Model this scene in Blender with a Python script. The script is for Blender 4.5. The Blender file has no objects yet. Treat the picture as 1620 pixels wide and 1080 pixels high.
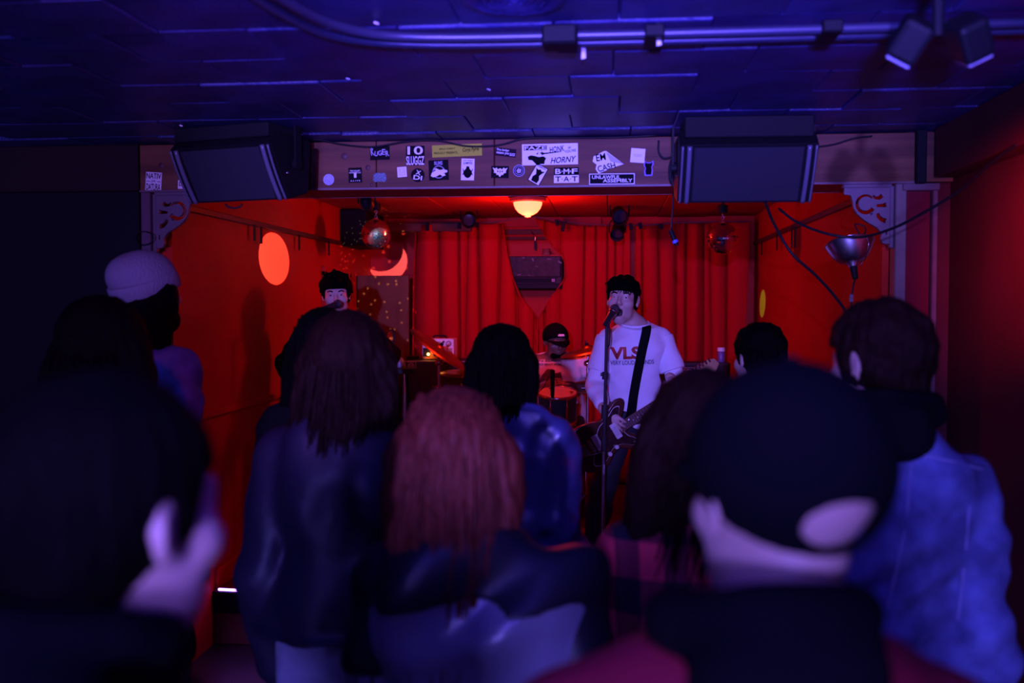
import bpy, bmesh, math, random
import numpy as np
import openvdb
from mathutils import Vector, Matrix, Euler

random.seed(7)
rng = np.random.RandomState(11)
scene = bpy.context.scene
COL = scene.collection
PI = math.pi
R = math.radians

# ------------------------------------------------------------------ camera
FPX = 1575.0                                  # focal length in pixels of the 1620 x 1080 frame (35 mm lens)
CAM_Z = 1.74
CAM_YAW = math.atan(155 / 1575)
CAM_PITCH = math.atan(58 / 1575)
cam_data = bpy.data.cameras.new('camera')
cam_data.lens = 35.0
cam_data.sensor_width = 36.0
cam_data.clip_start = 0.05
cam = bpy.data.objects.new('camera', cam_data)
COL.objects.link(cam)
cam.location = (0, 0, CAM_Z)
cam.rotation_euler = (PI / 2 - CAM_PITCH, 0, CAM_YAW)
cam_data.dof.use_dof = True
cam_data.dof.focus_distance = 5.4
cam_data.dof.aperture_fstop = 2.2
scene.camera = cam
CAM_R = Euler((PI / 2 - CAM_PITCH, 0, CAM_YAW)).to_matrix()

def P(px, py, Y):
    """world point at depth Y seen at pixel (px, py)"""
    d = CAM_R @ Vector(((px - 810) / FPX, (540 - py) / FPX, -1.0))
    return Vector((0, 0, CAM_Z)) + d * (Y / d.y)

def M(px, Y):
    """metres for a size in pixels at depth Y"""
    return px * Y / FPX

# ------------------------------------------------------------------ world and exposure
world = bpy.data.worlds.new('world')
scene.world = world
world.use_nodes = True
world.node_tree.nodes['Background'].inputs[0].default_value = (0.05, 0.04, 0.5, 1)
world.node_tree.nodes['Background'].inputs[1].default_value = 0.0
vs = scene.view_settings
vs.view_transform = 'Standard'
vs.look = 'None'
vs.gamma = 1.0
vs.use_curve_mapping = False
vs.exposure = 0.0

# ------------------------------------------------------------------ lights
def lamp(name, kind, loc, target=None, energy=10, color=(1, 1, 1), **kw):
    d = bpy.data.lights.new(name, kind)
    d.energy = energy
    d.color = color
    for k, v in kw.items():
        setattr(d, k, v)
    o = bpy.data.objects.new(name, d)
    COL.objects.link(o)
    o.location = loc
    if target is not None:
        o.rotation_euler = (Vector(target) - Vector(loc)).to_track_quat('-Z', 'Y').to_euler()
    return o

BLUE = (0.20, 0.15, 1.0)
# blue blacklight wash standing behind the audience
lamp('blue_wash_light', 'AREA', (-0.55, -3.6, 1.25), (-0.1, 4.5, 1.6), 330, BLUE, shape='RECTANGLE', size=0.7, size_y=0.35)
lamp('blue_side_light', 'SPOT', (-2.75, 1.3, 1.9), (-1.2, 3.4, 1.65), 22, (0.12, 0.12, 1.0), spot_size=R(60), spot_blend=0.8, shadow_soft_size=0.08)
# red can near the ceiling in the audience, aimed at the stage's side wall
lamp('blue_stage_fill', 'SPOT', (-0.25, -3.2, 2.22), (-0.25, 4.3, 2.42), 2500, (0.22, 0.15, 1.0), spot_size=R(26), spot_blend=0.55, shadow_soft_size=0.05)  # added spot, aimed over the heads to brighten singer and header
lamp('blue_ceiling_fill', 'SPOT', (0.05, -0.7, 1.78), (0.05, 2.9, 3.75), 2200, (0.10, 0.06, 1.0), spot_size=R(58), spot_blend=0.9, shadow_soft_size=0.06)  # added unseen spot that only brightens the ceiling
lamp('red_can_light', 'SPOT', (-0.62, 0.5, 2.36), (-2.0, 5.4, 1.55), 40, (1.0, 0.02, 0.01), spot_size=R(52), spot_blend=0.7, shadow_soft_size=0.03)
lamp('red_wall_light', 'SPOT', (0.98, 2.5, 2.1), (1.42, 3.2, 2.0), 210, (1.0, 0.03, 0.05), spot_size=R(50), spot_blend=0.9, shadow_soft_size=0.05)

# ------------------------------------------------------------------ materials
MATS = {}
def mat(name, color, rough=0.6, metal=0.0, spec=0.5, vary=0.0, vscale=8.0, bump=0.0, bscale=60.0, stretch=(1, 1, 1),
        emit=None, estr=0.0, color2=None, trans=0.0, sheen=0.0, coat=0.0, alpha=1.0):
    if name in MATS:
        return MATS[name]
    m = bpy.data.materials.new(name)
    m.use_nodes = True
    nt = m.node_tree
    b = nt.nodes['Principled BSDF']
    b.inputs['Base Color'].default_value = (*color, 1)
    b.inputs['Roughness'].default_value = rough
    b.inputs['Metallic'].default_value = metal
    b.inputs['Specular IOR Level'].default_value = spec
    b.inputs['Transmission Weight'].default_value = trans
    b.inputs['Sheen Weight'].default_value = sheen
    b.inputs['Coat Weight'].default_value = coat
    b.inputs['Alpha'].default_value = alpha
    if emit:
        b.inputs['Emission Color'].default_value = (*emit, 1)
        b.inputs['Emission Strength'].default_value = estr
    if vary or bump:
        tc = nt.nodes.new('ShaderNodeTexCoord')
        mp = nt.nodes.new('ShaderNodeMapping')
        mp.inputs['Scale'].default_value = stretch
        nt.links.new(tc.outputs['Object'], mp.inputs['Vector'])
    if vary:
        n = nt.nodes.new('ShaderNodeTexNoise')
        n.inputs['Scale'].default_value = vscale
        n.inputs['Detail'].default_value = 6
        nt.links.new(mp.outputs['Vector'], n.inputs['Vector'])
        r = nt.nodes.new('ShaderNodeValToRGB')
        c2 = color2 if color2 else tuple(c * (1 - vary) for c in color)
        r.color_ramp.elements[0].position = 0.35
        r.color_ramp.elements[1].position = 0.68
        r.color_ramp.elements[0].color = (*c2, 1)
        r.color_ramp.elements[1].color = (*color, 1)
        nt.links.new(n.outputs['Fac'], r.inputs['Fac'])
        nt.links.new(r.outputs['Color'], b.inputs['Base Color'])
    if bump:
        n2 = nt.nodes.new('ShaderNodeTexNoise')
        n2.inputs['Scale'].default_value = bscale
        n2.inputs['Detail'].default_value = 4
        nt.links.new(mp.outputs['Vector'], n2.inputs['Vector'])
        bp = nt.nodes.new('ShaderNodeBump')
        bp.inputs['Strength'].default_value = bump
        bp.inputs['Distance'].default_value = 0.01
        nt.links.new(n2.outputs['Fac'], bp.inputs['Height'])
        nt.links.new(bp.outputs['Normal'], b.inputs['Normal'])
    MATS[name] = m
    return m

def plaid_mat():
    m = bpy.data.materials.new('plaid_flannel')
    m.use_nodes = True
    nt = m.node_tree
    b = nt.nodes['Principled BSDF']
    b.inputs['Roughness'].default_value = 0.85
    tc = nt.nodes.new('ShaderNodeTexCoord')
    sp = nt.nodes.new('ShaderNodeSeparateXYZ')
    nt.links.new(tc.outputs['Object'], sp.inputs['Vector'])
    def band(sock, period, off):
        a = nt.nodes.new('ShaderNodeMath'); a.operation = 'MULTIPLY_ADD'
        a.inputs[1].default_value = 1 / period; a.inputs[2].default_value = off
        nt.links.new(sock, a.inputs[0])
        f = nt.nodes.new('ShaderNodeMath'); f.operation = 'FRACT'
        nt.links.new(a.outputs[0], f.inputs[0])
        g = nt.nodes.new('ShaderNodeMath'); g.operation = 'GREATER_THAN'; g.inputs[1].default_value = 0.5
        nt.links.new(f.outputs[0], g.inputs[0])
        return g.outputs[0]
    u, v = band(sp.outputs['X'], 0.085, 0.1), band(sp.outputs['Z'], 0.13, 0.0)
    s = nt.nodes.new('ShaderNodeMath'); s.operation = 'ADD'
    nt.links.new(u, s.inputs[0]); nt.links.new(v, s.inputs[1])
    h = nt.nodes.new('ShaderNodeMath'); h.operation = 'MULTIPLY'; h.inputs[1].default_value = 0.5
    nt.links.new(s.outputs[0], h.inputs[0])
    r = nt.nodes.new('ShaderNodeValToRGB')
    r.color_ramp.interpolation = 'CONSTANT'
    e = r.color_ramp.elements
    e[0].position = 0; e[0].color = (0.006, 0.005, 0.012, 1)
    e[1].position = 0.4; e[1].color = (0.20, 0.014, 0.03, 1)
    x = r.color_ramp.elements.new(0.8); x.color = (0.85, 0.05, 0.08, 1)
    nt.links.new(h.outputs[0], r.inputs['Fac'])
    nt.links.new(r.outputs['Color'], b.inputs['Base Color'])
    return m

# ------------------------------------------------------------------ object helpers
def link(o, parent=None):
    COL.objects.link(o)
    if parent is not None:
        o.parent = parent
    return o

def tag(o, label=None, cat=None, group=None, kind=None):
    if label: o['label'] = label
    if cat: o['category'] = cat
    if group: o['group'] = group
    if kind: o['kind'] = kind
    return o

def obj(name, me, material=None, parent=None, loc=(0, 0, 0), rot=(0, 0, 0)):
    o = bpy.data.objects.new(name, me)
    link(o, parent)
    o.location = loc
    o.rotation_euler = rot
    if material is not None and not me.materials:
        me.materials.append(material)
    return o

def thing(name, label, cat, loc=(0, 0, 0), rot=(0, 0, 0), group=None):
    o = bpy.data.objects.new(name, None)
    o.empty_display_size = 0.1
    link(o)
    o.location = loc
    o.rotation_euler = rot
    return tag(o, label, cat, group)

def copy_tree(o, parent=None):
    c = o.copy()
    COL.objects.link(c)
    if parent is not None:
        c.parent = parent
    for ch in [x for x in o.children]:
        copy_tree(ch, c)
    return c

def from_data(name, verts, faces, smooth=False):
    me = bpy.data.meshes.new(name)
    me.from_pydata([tuple(v) for v in verts], [], faces)
    me.validate()
    if smooth:
        me.polygons.foreach_set('use_smooth', [True] * len(me.polygons))
    me.update()
    return me

def bm_mesh(name, bm, smooth=False):
    me = bpy.data.meshes.new(name)
    bm.normal_update()
    bm.to_mesh(me)
    bm.free()
    if smooth:
        me.polygons.foreach_set('use_smooth', [True] * len(me.polygons))
    return me

def add_box(bm, c, s, rot=None, bevel=0.0, seg=1):
    mtx = Matrix.Translation(Vector(c))
    if rot is not None:
        mtx = mtx @ (rot if isinstance(rot, Matrix) else Euler(rot).to_matrix()).to_4x4()
    mtx = mtx @ Matrix.Diagonal((*s, 1))
    r = bmesh.ops.create_cube(bm, size=1.0, matrix=mtx)
    if bevel:
        es = list({e for v in r['verts'] for e in v.link_edges})
        bmesh.ops.bevel(bm, geom=es, offset=bevel, segments=seg, affect='EDGES', profile=0.5)

def box_me(name, c, s, rot=None, bevel=0.0, seg=1):
    bm = bmesh.new()
    add_box(bm, c, s, rot, bevel, seg)
    return bm_mesh(name, bm)

def box(name, c, s, m, parent=None, rot=None, bevel=0.0, seg=1):
    return obj(name, box_me(name, c, s, rot, bevel, seg), m, parent)

def lathe_me(name, prof, seg=24, smooth=True, axis=None, at=(0, 0, 0)):
    """profile [(r, z)...] spun round z; axis: direction that z is turned to"""
    vs_, fs = [], []
    n = len(prof)
    for i in range(seg):
        a = 2 * PI * i / seg
        for r, z in prof:
            vs_.append(Vector((r * math.cos(a), r * math.sin(a), z)))
    for i in range(seg):
        j = (i + 1) % seg
        for k in range(n - 1):
            fs.append((i * n + k, j * n + k, j * n + k + 1, i * n + k + 1))
    q = Vector(axis).normalized().to_track_quat('Z', 'Y').to_matrix() if axis is not None else Matrix.Identity(3)
    vs_ = [q @ v + Vector(at) for v in vs_]
    bm = bmesh.new()
    bv = [bm.verts.new(v) for v in vs_]
    for f in fs:
        try:
            bm.faces.new([bv[i] for i in f])
        except ValueError:
            pass
    bmesh.ops.remove_doubles(bm, verts=bm.verts, dist=1e-6)
    bmesh.ops.recalc_face_normals(bm, faces=bm.faces)
    return bm_mesh(name, bm, smooth)

def catmull(pts, n=6):
    pts = [Vector(p) for p in pts]
    if len(pts) < 3:
        return pts
    out = []
    ext = [pts[0] * 2 - pts[1]] + pts + [pts[-1] * 2 - pts[-2]]
    for i in range(1, len(ext) - 2):
        a, b, c, d = ext[i - 1:i + 3]
        for j in range(n):
            t = j / n
            out.append(0.5 * ((2 * b) + (c - a) * t + (2 * a - 5 * b + 4 * c - d) * t * t + (3 * b - a - 3 * c + d) * t ** 3))
    out.append(pts[-1])
    return out

def tube_data(path, r, sides=6, taper=None):
    vs_, fs = [], []
    n = len(path)
    up = Vector((0.13, 0.21, 0.97))
    for i, p in enumerate(path):
        t = (path[min(i + 1, n - 1)] - path[max(i - 1, 0)])
        if t.length < 1e-9: t = Vector((0, 0, 1))
        t.normalize()
        a = t.cross(up)
        if a.length < 0.05: a = t.cross(Vector((1, 0, 0)))
        a.normalize()
        b = t.cross(a)
        rr = r if taper is None else r * taper(i / (n - 1))
        for k in range(sides):
            th = 2 * PI * k / sides
            vs_.append(p + a * (rr * math.cos(th)) + b * (rr * math.sin(th)))
    for i in range(n - 1):
        for k in range(sides):
            k2 = (k + 1) % sides
            fs.append((i * sides + k, i * sides + k2, (i + 1) * sides + k2, (i + 1) * sides + k))
    fs.append(tuple(range(sides))[::-1])
    fs.append(tuple((n - 1) * sides + k for k in range(sides)))
    return vs_, fs

def tube_me(name, pts, r, sides=8, smooth_n=6, taper=None):
    path = catmull(pts, smooth_n) if smooth_n else [Vector(p) for p in pts]
    v, f = tube_data(path, r, sides, taper)
    return from_data(name, v, f, True)

def tube(name, pts, r, m, parent=None, sides=8, smooth_n=6, taper=None):
    return obj(name, tube_me(name, pts, r, sides, smooth_n, taper), m, parent)

def cyl(name, a, b, r, m, parent=None, sides=14, r2=None):
    a, b = Vector(a), Vector(b)
    return obj(name, lathe_me(name, [(0, 0), (r, 0), (r2 if r2 is not None else r, (b - a).length), (0, (b - a).length)], sides, False, b - a, a), m, parent)

def poly_me(name, loops, depth, bevel=0.0):
    """flat outline(s) in local XZ (holes allowed), thickness along Y, front at y = -depth / 2"""
    cu = bpy.data.curves.new(name, 'CURVE')
    cu.dimensions = '2D'
    cu.fill_mode = 'BOTH'
    cu.extrude = depth / 2
    cu.bevel_depth = bevel
    for lp in loops:
        s = cu.splines.new('POLY')
        s.points.add(len(lp) - 1)
        for p, q in zip(s.points, lp):
            p.co = (q[0], q[1], 0, 1)
        s.use_cyclic_u = True
    o = bpy.data.objects.new(name, cu)
    COL.objects.link(o)
    dg = bpy.context.evaluated_depsgraph_get()
    me = bpy.data.meshes.new_from_object(o.evaluated_get(dg))
    bpy.data.objects.remove(o)
    bpy.data.curves.remove(cu)
    me.transform(Matrix.Rotation(PI / 2, 4, 'X'))
    me.name = name
    return me

def text_me(s, w=None, h=None, depth=0.0006, shear=0.0, bold=0.016):
    """lettering facing -Y, centred, fitted into w x h"""
    cu = bpy.data.curves.new('lettering', 'FONT')
    cu.body = s
    cu.size = 1.0
    cu.extrude = 0.001
    cu.align_x = 'CENTER'
    cu.shear = shear
    cu.offset = bold
    cu.resolution_u = 3
    o = bpy.data.objects.new('lettering', cu)
    COL.objects.link(o)
    dg = bpy.context.evaluated_depsgraph_get()
    me = bpy.data.meshes.new_from_object(o.evaluated_get(dg))
    bpy.data.objects.remove(o)
    bpy.data.curves.remove(cu)
    co = np.empty(len(me.vertices) * 3)
    me.vertices.foreach_get('co', co)
    co = co.reshape(-1, 3)
    lo, hi = co.min(0), co.max(0)
    co -= (lo + hi) / 2
    sx = w / (hi[0] - lo[0]) if w else None
    sy = h / (hi[1] - lo[1]) if h else sx
    if sx is None: sx = sy
    co *= np.array([sx, sy, depth / 0.002])
    out = np.stack([co[:, 0], -co[:, 2], co[:, 1]], 1)
    me.vertices.foreach_set('co', out.ravel())
    me.update()
    return me

# ------------------------------------------------------------------ distance-field modelling (for bodies, clothes, hair)
class Field:
    def __init__(s, lo, hi, h):
        s.lo = np.array(lo, float); s.h = h
        s.n = np.ceil((np.array(hi, float) - s.lo) / h).astype(int) + 1
        s.A = np.full(tuple(s.n), 1.0, np.float32)
    def slab(s, lo, hi):
        i0 = np.clip(np.floor((np.array(lo) - s.lo) / s.h).astype(int), 0, s.n)
        i1 = np.clip(np.ceil((np.array(hi) - s.lo) / s.h).astype(int) + 1, 0, s.n)
        sl = tuple(slice(a, b) for a, b in zip(i0, i1))
        g = [np.float32(s.lo[k] + np.arange(i0[k], i1[k]) * s.h) for k in range(3)]
        return sl, g[0][:, None, None], g[1][None, :, None], g[2][None, None, :]
    def grid(s):
        return s.slab(s.lo, s.lo + s.n * s.h)
    def put(s, fun, lo, hi, k, op='add'):
        pad = k + 3.5 * s.h
        sl, x, y, z = s.slab(np.array(lo) - pad, np.array(hi) + pad)
        if min(q.stop - q.start for q in sl) <= 0:
            return
        d = fun(x, y, z).astype(np.float32)
        a = s.A[sl]
        if op == 'add':
            r = np.minimum(a, d)
            if k > 0:
                e = np.maximum(k - np.abs(a - d), 0) / k
                r = r - e * e * k * 0.25
        elif op == 'sub':
            d = -d
            r = np.maximum(a, d)
            if k > 0:
                e = np.maximum(k - np.abs(a - d), 0) / k
                r = r + e * e * k * 0.25
        s.A[sl] = r
    def cone(s, a, b, ra, rb, k=0.02, op='add'):
        a, b = np.array(a, float), np.array(b, float)
        v = b - a
        L = max(float(v @ v), 1e-9)
        def f(x, y, z):
            px, py, pz = x - a[0], y - a[1], z - a[2]
            t = np.clip((px * v[0] + py * v[1] + pz * v[2]) / L, 0, 1)
            return np.sqrt((px - t * v[0]) ** 2 + (py - t * v[1]) ** 2 + (pz - t * v[2]) ** 2) - (ra + (rb - ra) * t)
        r = max(ra, rb)
        s.put(f, np.minimum(a, b) - r, np.maximum(a, b) + r, k, op)
    def ell(s, c, r, k=0.02, Rm=None, op='add'):
        c, r = np.array(c, float), np.array(r, float)
        Q = np.eye(3) if Rm is None else np.array(Rm)
        def f(x, y, z):
            px, py, pz = x - c[0], y - c[1], z - c[2]
            u = [(Q[0, i] * px + Q[1, i] * py + Q[2, i] * pz) for i in range(3)]
            k0 = np.sqrt((u[0] / r[0]) ** 2 + (u[1] / r[1]) ** 2 + (u[2] / r[2]) ** 2)
            k1 = np.sqrt((u[0] / r[0] ** 2) ** 2 + (u[1] / r[1] ** 2) ** 2 + (u[2] / r[2] ** 2) ** 2)
            return k0 * (k0 - 1) / np.maximum(k1, 1e-6)
        e = np.sqrt(((Q * r) ** 2).sum(1))
        s.put(f, c - e, c + e, k, op)
    def box(s, c, hs, rd=0.01, k=0.0, Rm=None, op='add'):
        c, hs = np.array(c, float), np.array(hs, float)
        Q = np.eye(3) if Rm is None else np.array(Rm)
        def f(x, y, z):
            px, py, pz = x - c[0], y - c[1], z - c[2]
            q = [np.abs(Q[0, i] * px + Q[1, i] * py + Q[2, i] * pz) - (hs[i] - rd) for i in range(3)]
            out = np.sqrt(sum(np.maximum(v, 0) ** 2 for v in q))
            return out + np.minimum(np.maximum(q[0], np.maximum(q[1], q[2])), 0) - rd
        e = np.abs(Q) @ hs
        s.put(f, c - e, c + e, k, op)
    def above(s, z0):                      # keep only z > z0
        sl, x, y, z = s.grid()
        s.A = np.maximum(s.A, (z0 - z).astype(np.float32))
    def below(s, z0):
        sl, x, y, z = s.grid()
        s.A = np.maximum(s.A, (z - z0).astype(np.float32))
    def half(s, p, nrm, k=0.0):            # cut away the side the normal points to
        p, nrm = np.array(p, float), np.array(nrm, float)
        nrm = nrm / np.linalg.norm(nrm)
        sl, x, y, z = s.grid()
        d = ((x - p[0]) * nrm[0] + (y - p[1]) * nrm[1] + (z - p[2]) * nrm[2]).astype(np.float32)
        s.A = np.maximum(s.A, d)
    def disp(s, fun):
        sl, x, y, z = s.grid()
        m = np.abs(s.A) < 0.08
        s.A = np.where(m, s.A + fun(x, y, z).astype(np.float32), s.A)
    def mesh(s, name):
        A = np.pad(s.A, 1, constant_values=1.0)
        g = openvdb.FloatGrid(1.0)
        g.copyFromArray(np.ascontiguousarray(A))
        pts, quads = g.convertToQuads(0.0)
        pts = (pts - 1.0) * s.h + s.lo
        me = bpy.data.meshes.new(name)
        q = quads[:, ::-1].astype(np.int32)
        me.vertices.add(len(pts))
        me.vertices.foreach_set('co', np.float32(pts).ravel())
        me.loops.add(q.size)
        me.loops.foreach_set('vertex_index', q.ravel())
        me.polygons.add(len(q))
        me.polygons.foreach_set('loop_start', np.arange(0, q.size, 4, dtype=np.int32))
        me.polygons.foreach_set('use_smooth', np.ones(len(q), bool))
        me.update(calc_edges=True)
        me.validate()
        return me

# ================================================================== the room
CEIL = 2.46
HY0, HY1, HZ = 4.30, 4.62, 2.245            # header front, header back, header underside
XL, XR = -2.02, 1.17                        # stage side walls
BACK = 8.3
STAGE_Y, STAGE_Z = 4.88, 0.28
ROOM_L, ROOM_R = -3.0, 1.42

m_ceil = mat('ceiling_navy_paint', (0.040, 0.038, 0.17), 0.42, spec=0.6, vary=0.5, vscale=5, bump=0.5, bscale=120)
m_ceil_gap = mat('ceiling_backing', (0.02, 0.018, 0.03), 0.8)
m_red = mat('red_wall_paint', (0.60, 0.016, 0.008), 0.6, spec=0.15, vary=0.18, vscale=1.6, bump=0.06, bscale=40)
m_redceil = mat('red_ceiling_paint', (0.5, 0.035, 0.022), 0.65, spec=0.15, vary=0.2, vscale=3, bump=0.1, bscale=50)
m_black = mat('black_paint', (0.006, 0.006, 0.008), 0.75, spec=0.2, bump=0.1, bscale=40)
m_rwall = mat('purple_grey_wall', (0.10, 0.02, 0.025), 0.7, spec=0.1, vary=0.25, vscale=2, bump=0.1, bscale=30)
m_floor = mat('dark_floor', (0.06, 0.025, 0.03), 0.45, vary=0.4, vscale=4, bump=0.1, bscale=30)
m_stage = mat('stage_carpet', (0.22, 0.025, 0.025), 0.8, vary=0.4, vscale=7, bump=0.3, bscale=150)
m_wood = mat('header_pine', (0.18, 0.075, 0.036), 0.6, spec=0.2, vary=0.45, vscale=2.2, stretch=(0.6, 3, 9), bump=0.15, bscale=18, color2=(0.10, 0.04, 0.022))
m_trimw = mat('painted_trim', (0.15, 0.09, 0.10), 0.5, vary=0.3, vscale=12)
m_knot = mat('pine_knot', (0.08, 0.03, 0.03), 0.6)
m_grey = mat('bracket_grey', (0.13, 0.09, 0.11), 0.55, vary=0.2, vscale=10)
m_blackpl = mat('black_plastic', (0.006, 0.006, 0.008), 0.55, spec=0.15)
m_cable = mat('black_rubber', (0.010, 0.010, 0.012), 0.5, spec=0.2)
m_chrome = mat('chrome', (0.75, 0.75, 0.8), 0.14, metal=1.0)
m_steel = mat('steel', (0.45, 0.45, 0.5), 0.3, metal=1.0)
m_white = mat('white_vinyl', (0.80, 0.78, 0.82), 0.45)
m_ink = mat('black_ink', (0.006, 0.006, 0.007), 0.7, spec=0.03)

def structure(name, c, s, m, bevel=0.0):
    return tag(box(name, c, s, m, None, None, bevel), kind='structure')

structure('floor', ((ROOM_L + ROOM_R) / 2, 0.9, -0.05), (ROOM_R - ROOM_L + 0.4, 13.0, 0.1), m_floor)
stage = structure('trim_1', ((XL + XR) / 2, (STAGE_Y + BACK) / 2, STAGE_Z / 2), (XR - XL, BACK - STAGE_Y, STAGE_Z), m_stage, 0.006)
stage.name = 'floor_stage'
structure('trim_1', ((XL + XR) / 2, STAGE_Y - 0.008, STAGE_Z - 0.06), (XR - XL, 0.016, 0.11), m_black, 0.003)
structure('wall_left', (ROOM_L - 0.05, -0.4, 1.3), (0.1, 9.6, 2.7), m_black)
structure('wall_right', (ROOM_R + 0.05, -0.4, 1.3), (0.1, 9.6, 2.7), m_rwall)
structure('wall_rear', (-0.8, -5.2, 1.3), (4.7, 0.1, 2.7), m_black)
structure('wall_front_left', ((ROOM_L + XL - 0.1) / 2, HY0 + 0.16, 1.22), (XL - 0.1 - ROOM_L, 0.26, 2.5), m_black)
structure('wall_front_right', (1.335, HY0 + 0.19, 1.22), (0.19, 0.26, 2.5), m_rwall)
wl = structure('wall_stage_left', (XL - 0.05, (HY0 + BACK) / 2 + 0.15, 1.22), (0.1, BACK - HY0, 2.5), m_red)
wr = structure('wall_stage_right', (XR + 0.05, (HY0 + BACK) / 2 + 0.15, 1.22), (0.1, BACK - HY0, 2.5), m_red)
structure('wall_back', ((XL + XR) / 2, BACK + 0.05, 1.22), (XR - XL + 0.3, 0.1, 2.5), m_red)
# ledge along the left stage wall, mouldings on the walls
structure('trim_2', (XL + 0.012, 6.2, 1.19), (0.024, 3.6, 0.035), m_red, 0.004)
structure('trim_3', (XR - 0.012, 6.2, 1.19), (0.024, 3.6, 0.035), m_red, 0.004)
structure('trim_4', (ROOM_R - 0.05, -0.3, 2.36), (0.1, 9.1, 0.2), m_rwall, 0.005)
structure('baseboard_left', (XL + 0.008, 6.5, STAGE_Z + 0.05), (0.016, 3.2, 0.1), m_red, 0.003)

# --- audience ceiling: staggered tiles, each hanging a little uneven
ceiling = structure('ceiling', (-0.8, -0.35, CEIL + 0.07), (4.9, 9.9, 0.1), m_ceil_gap)
tw = 0.405
tile_meshes = []
for k in range(4):
    tile_meshes.append(box_me('ceiling_tile', (0, 0, 0), (tw - 0.003, 0.302, 0.024), None, 0.0035))
    tile_meshes[-1].materials.append(m_ceil)
row = 0
y = 1.35
while y < HY0 - 0.02:
    x = ROOM_L + 0.21 - tw * (0.5 if row % 2 else 0.0) + random.uniform(-0.05, 0.05)
    d = min(0.305, HY0 - y)
    while x < ROOM_R + 0.15:
        o = bpy.data.objects.new('ceiling_tile', random.choice(tile_meshes))
        link(o, ceiling)
        o.matrix_parent_inverse = Matrix.Identity(4)
        o.location = Vector((x, y + 0.1525, CEIL + 0.012 + random.uniform(-0.0045, 0.0045)))
        o.rotation_euler = (random.uniform(-0.010, 0.014), random.uniform(-0.008, 0.008), 0)
        o.scale = (1, d / 0.305, 1)
        x += tw
    y += 0.305
    row += 1
for px, py, yy in ((478, 33, 2.52), (550, 118, 3.1), (286, 187, 3.84), (595, 30, 2.5), (773, 140, 3.3)):
    c = P(px, py, yy)
    box('paint_flake', (c.x, yy, CEIL - 0.008), (0.012, 0.006, 0.004), m_white, ceiling, (0.3, 0.2, 0.6))
# rear part of the ceiling, above and behind the camera
box('ceiling_board', (-0.8, -1.9, CEIL + 0.012), (4.5, 6.45, 0.024), m_ceil, ceiling)
# --- stage ceiling boards
sceil = structure('ceiling_stage', ((XL + XR) / 2, (HY1 + BACK) / 2, CEIL + 0.07), (XR - XL + 0.3, BACK - HY1 + 0.1, 0.1), m_ceil_gap)
bx = XL
while bx < XR:
    w = min(0.40, XR - bx)
    for (ya, yb) in ((HY1, 6.55), (6.55, BACK)):
        box('ceiling_panel', (bx + w / 2, (ya + yb) / 2, CEIL + 0.012 + random.uniform(-0.004, 0.004)), (w - 0.007, yb - ya - 0.006, 0.02), m_redceil, sceil, None, 0.002)
    bx += 0.40

# --- header beam over the stage mouth
header = tag(thing('trim_5', None, None), kind='structure')
header.name = 'trim_header'
hx0, hx1 = -2.10, 1.29
cuts = [hx0, -1.02, -0.50, 0.36, hx1 - 0.02]
for a, b in zip(cuts[:-1], cuts[1:]):
    box('plank', ((a + b) / 2, HY0 + 0.012, (HZ + CEIL) / 2 - 0.002), (b - a - 0.003, 0.024, CEIL - HZ - 0.008), m_wood, header, None, 0.003)
box('soffit_board', ((hx0 + hx1) / 2, (HY0 + HY1) / 2 + 0.01, HZ + 0.01), (hx1 - hx0, HY1 - HY0 - 0.02, 0.02), m_redceil, header, None, 0.002)
box('back_board', ((hx0 + hx1) / 2, HY1 - 0.012, (HZ + CEIL) / 2), (hx1 - hx0, 0.024, CEIL - HZ - 0.004), m_redceil, header)
box('edge_strip', ((hx0 + hx1) / 2, HY1 + 0.003, HZ + 0.004), (hx1 - hx0, 0.008, 0.010), m_trimw, header)
box('edge_strip', ((hx0 + hx1) / 2, HY0 - 0.003, HZ + 0.003), (hx1 - hx0, 0.006, 0.008), m_trimw, header)
for (px, py, r) in ((545, 247, 4.5), (582, 265, 3.5), (588, 292, 2.5), (255, 262, 4), (1262, 250, 5)):
    c = P(px, py, HY0)
    obj('wood_knot', lathe_me('wood_knot', [(0, 0.003), (M(r, HY0), 0.002), (M(r * 1.25, HY0), 0)], 12, True, (0, -1, 0), (c.x, HY0, c.z)), m_knot, header)
# board that carries on to the left and to the right of the mouth
structure('trim_6', ((ROOM_L + hx0) / 2, HY0 + 0.01, (HZ + CEIL) / 2), (hx0 - ROOM_L - 0.004, 0.04, CEIL - HZ - 0.01), mat('dark_board', (0.018, 0.009, 0.009), 0.7, spec=0.2), 0.003)  # left board is much darker than the header planks
structure('trim_7', (1.355, HY0 + 0.03, (HZ + CEIL) / 2), (0.115, 0.06, CEIL - HZ - 0.01), m_wood, 0.003)
structure('trim_8', (1.275, HY0 - 0.012, 2.35), (0.04, 0.05, 0.22), m_black, 0.004)
# posts
def post(name, x, y, w, d, m):
    return structure(name, (x, y, HZ / 2), (w, d, HZ), m, 0.004)
post('trim_9', -2.075, HY0 + 0.04, 0.045, 0.08, mat('post_brown', (0.10, 0.05, 0.07), 0.55))
post('trim_10', 1.205, HY0 + 0.04, 0.045, 0.08, mat('post_olive', (0.20, 0.15, 0.13), 0.55, vary=0.3, vscale=9))
post('trim_11', 1.345, HY0 + 0.03, 0.022, 0.05, m_trimw)
structure('trim_12', (1.28, HY0 + 0.045, HZ / 2), (0.10, 0.02, HZ - 0.02), mat('maroon_panel', (0.16, 0.008, 0.02), 0.7, spec=0.1))
structure('trim_13', (1.283, HY0 + 0.02, HZ - 0.016), (0.15, 0.055, 0.03), m_trimw, 0.003)

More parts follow.
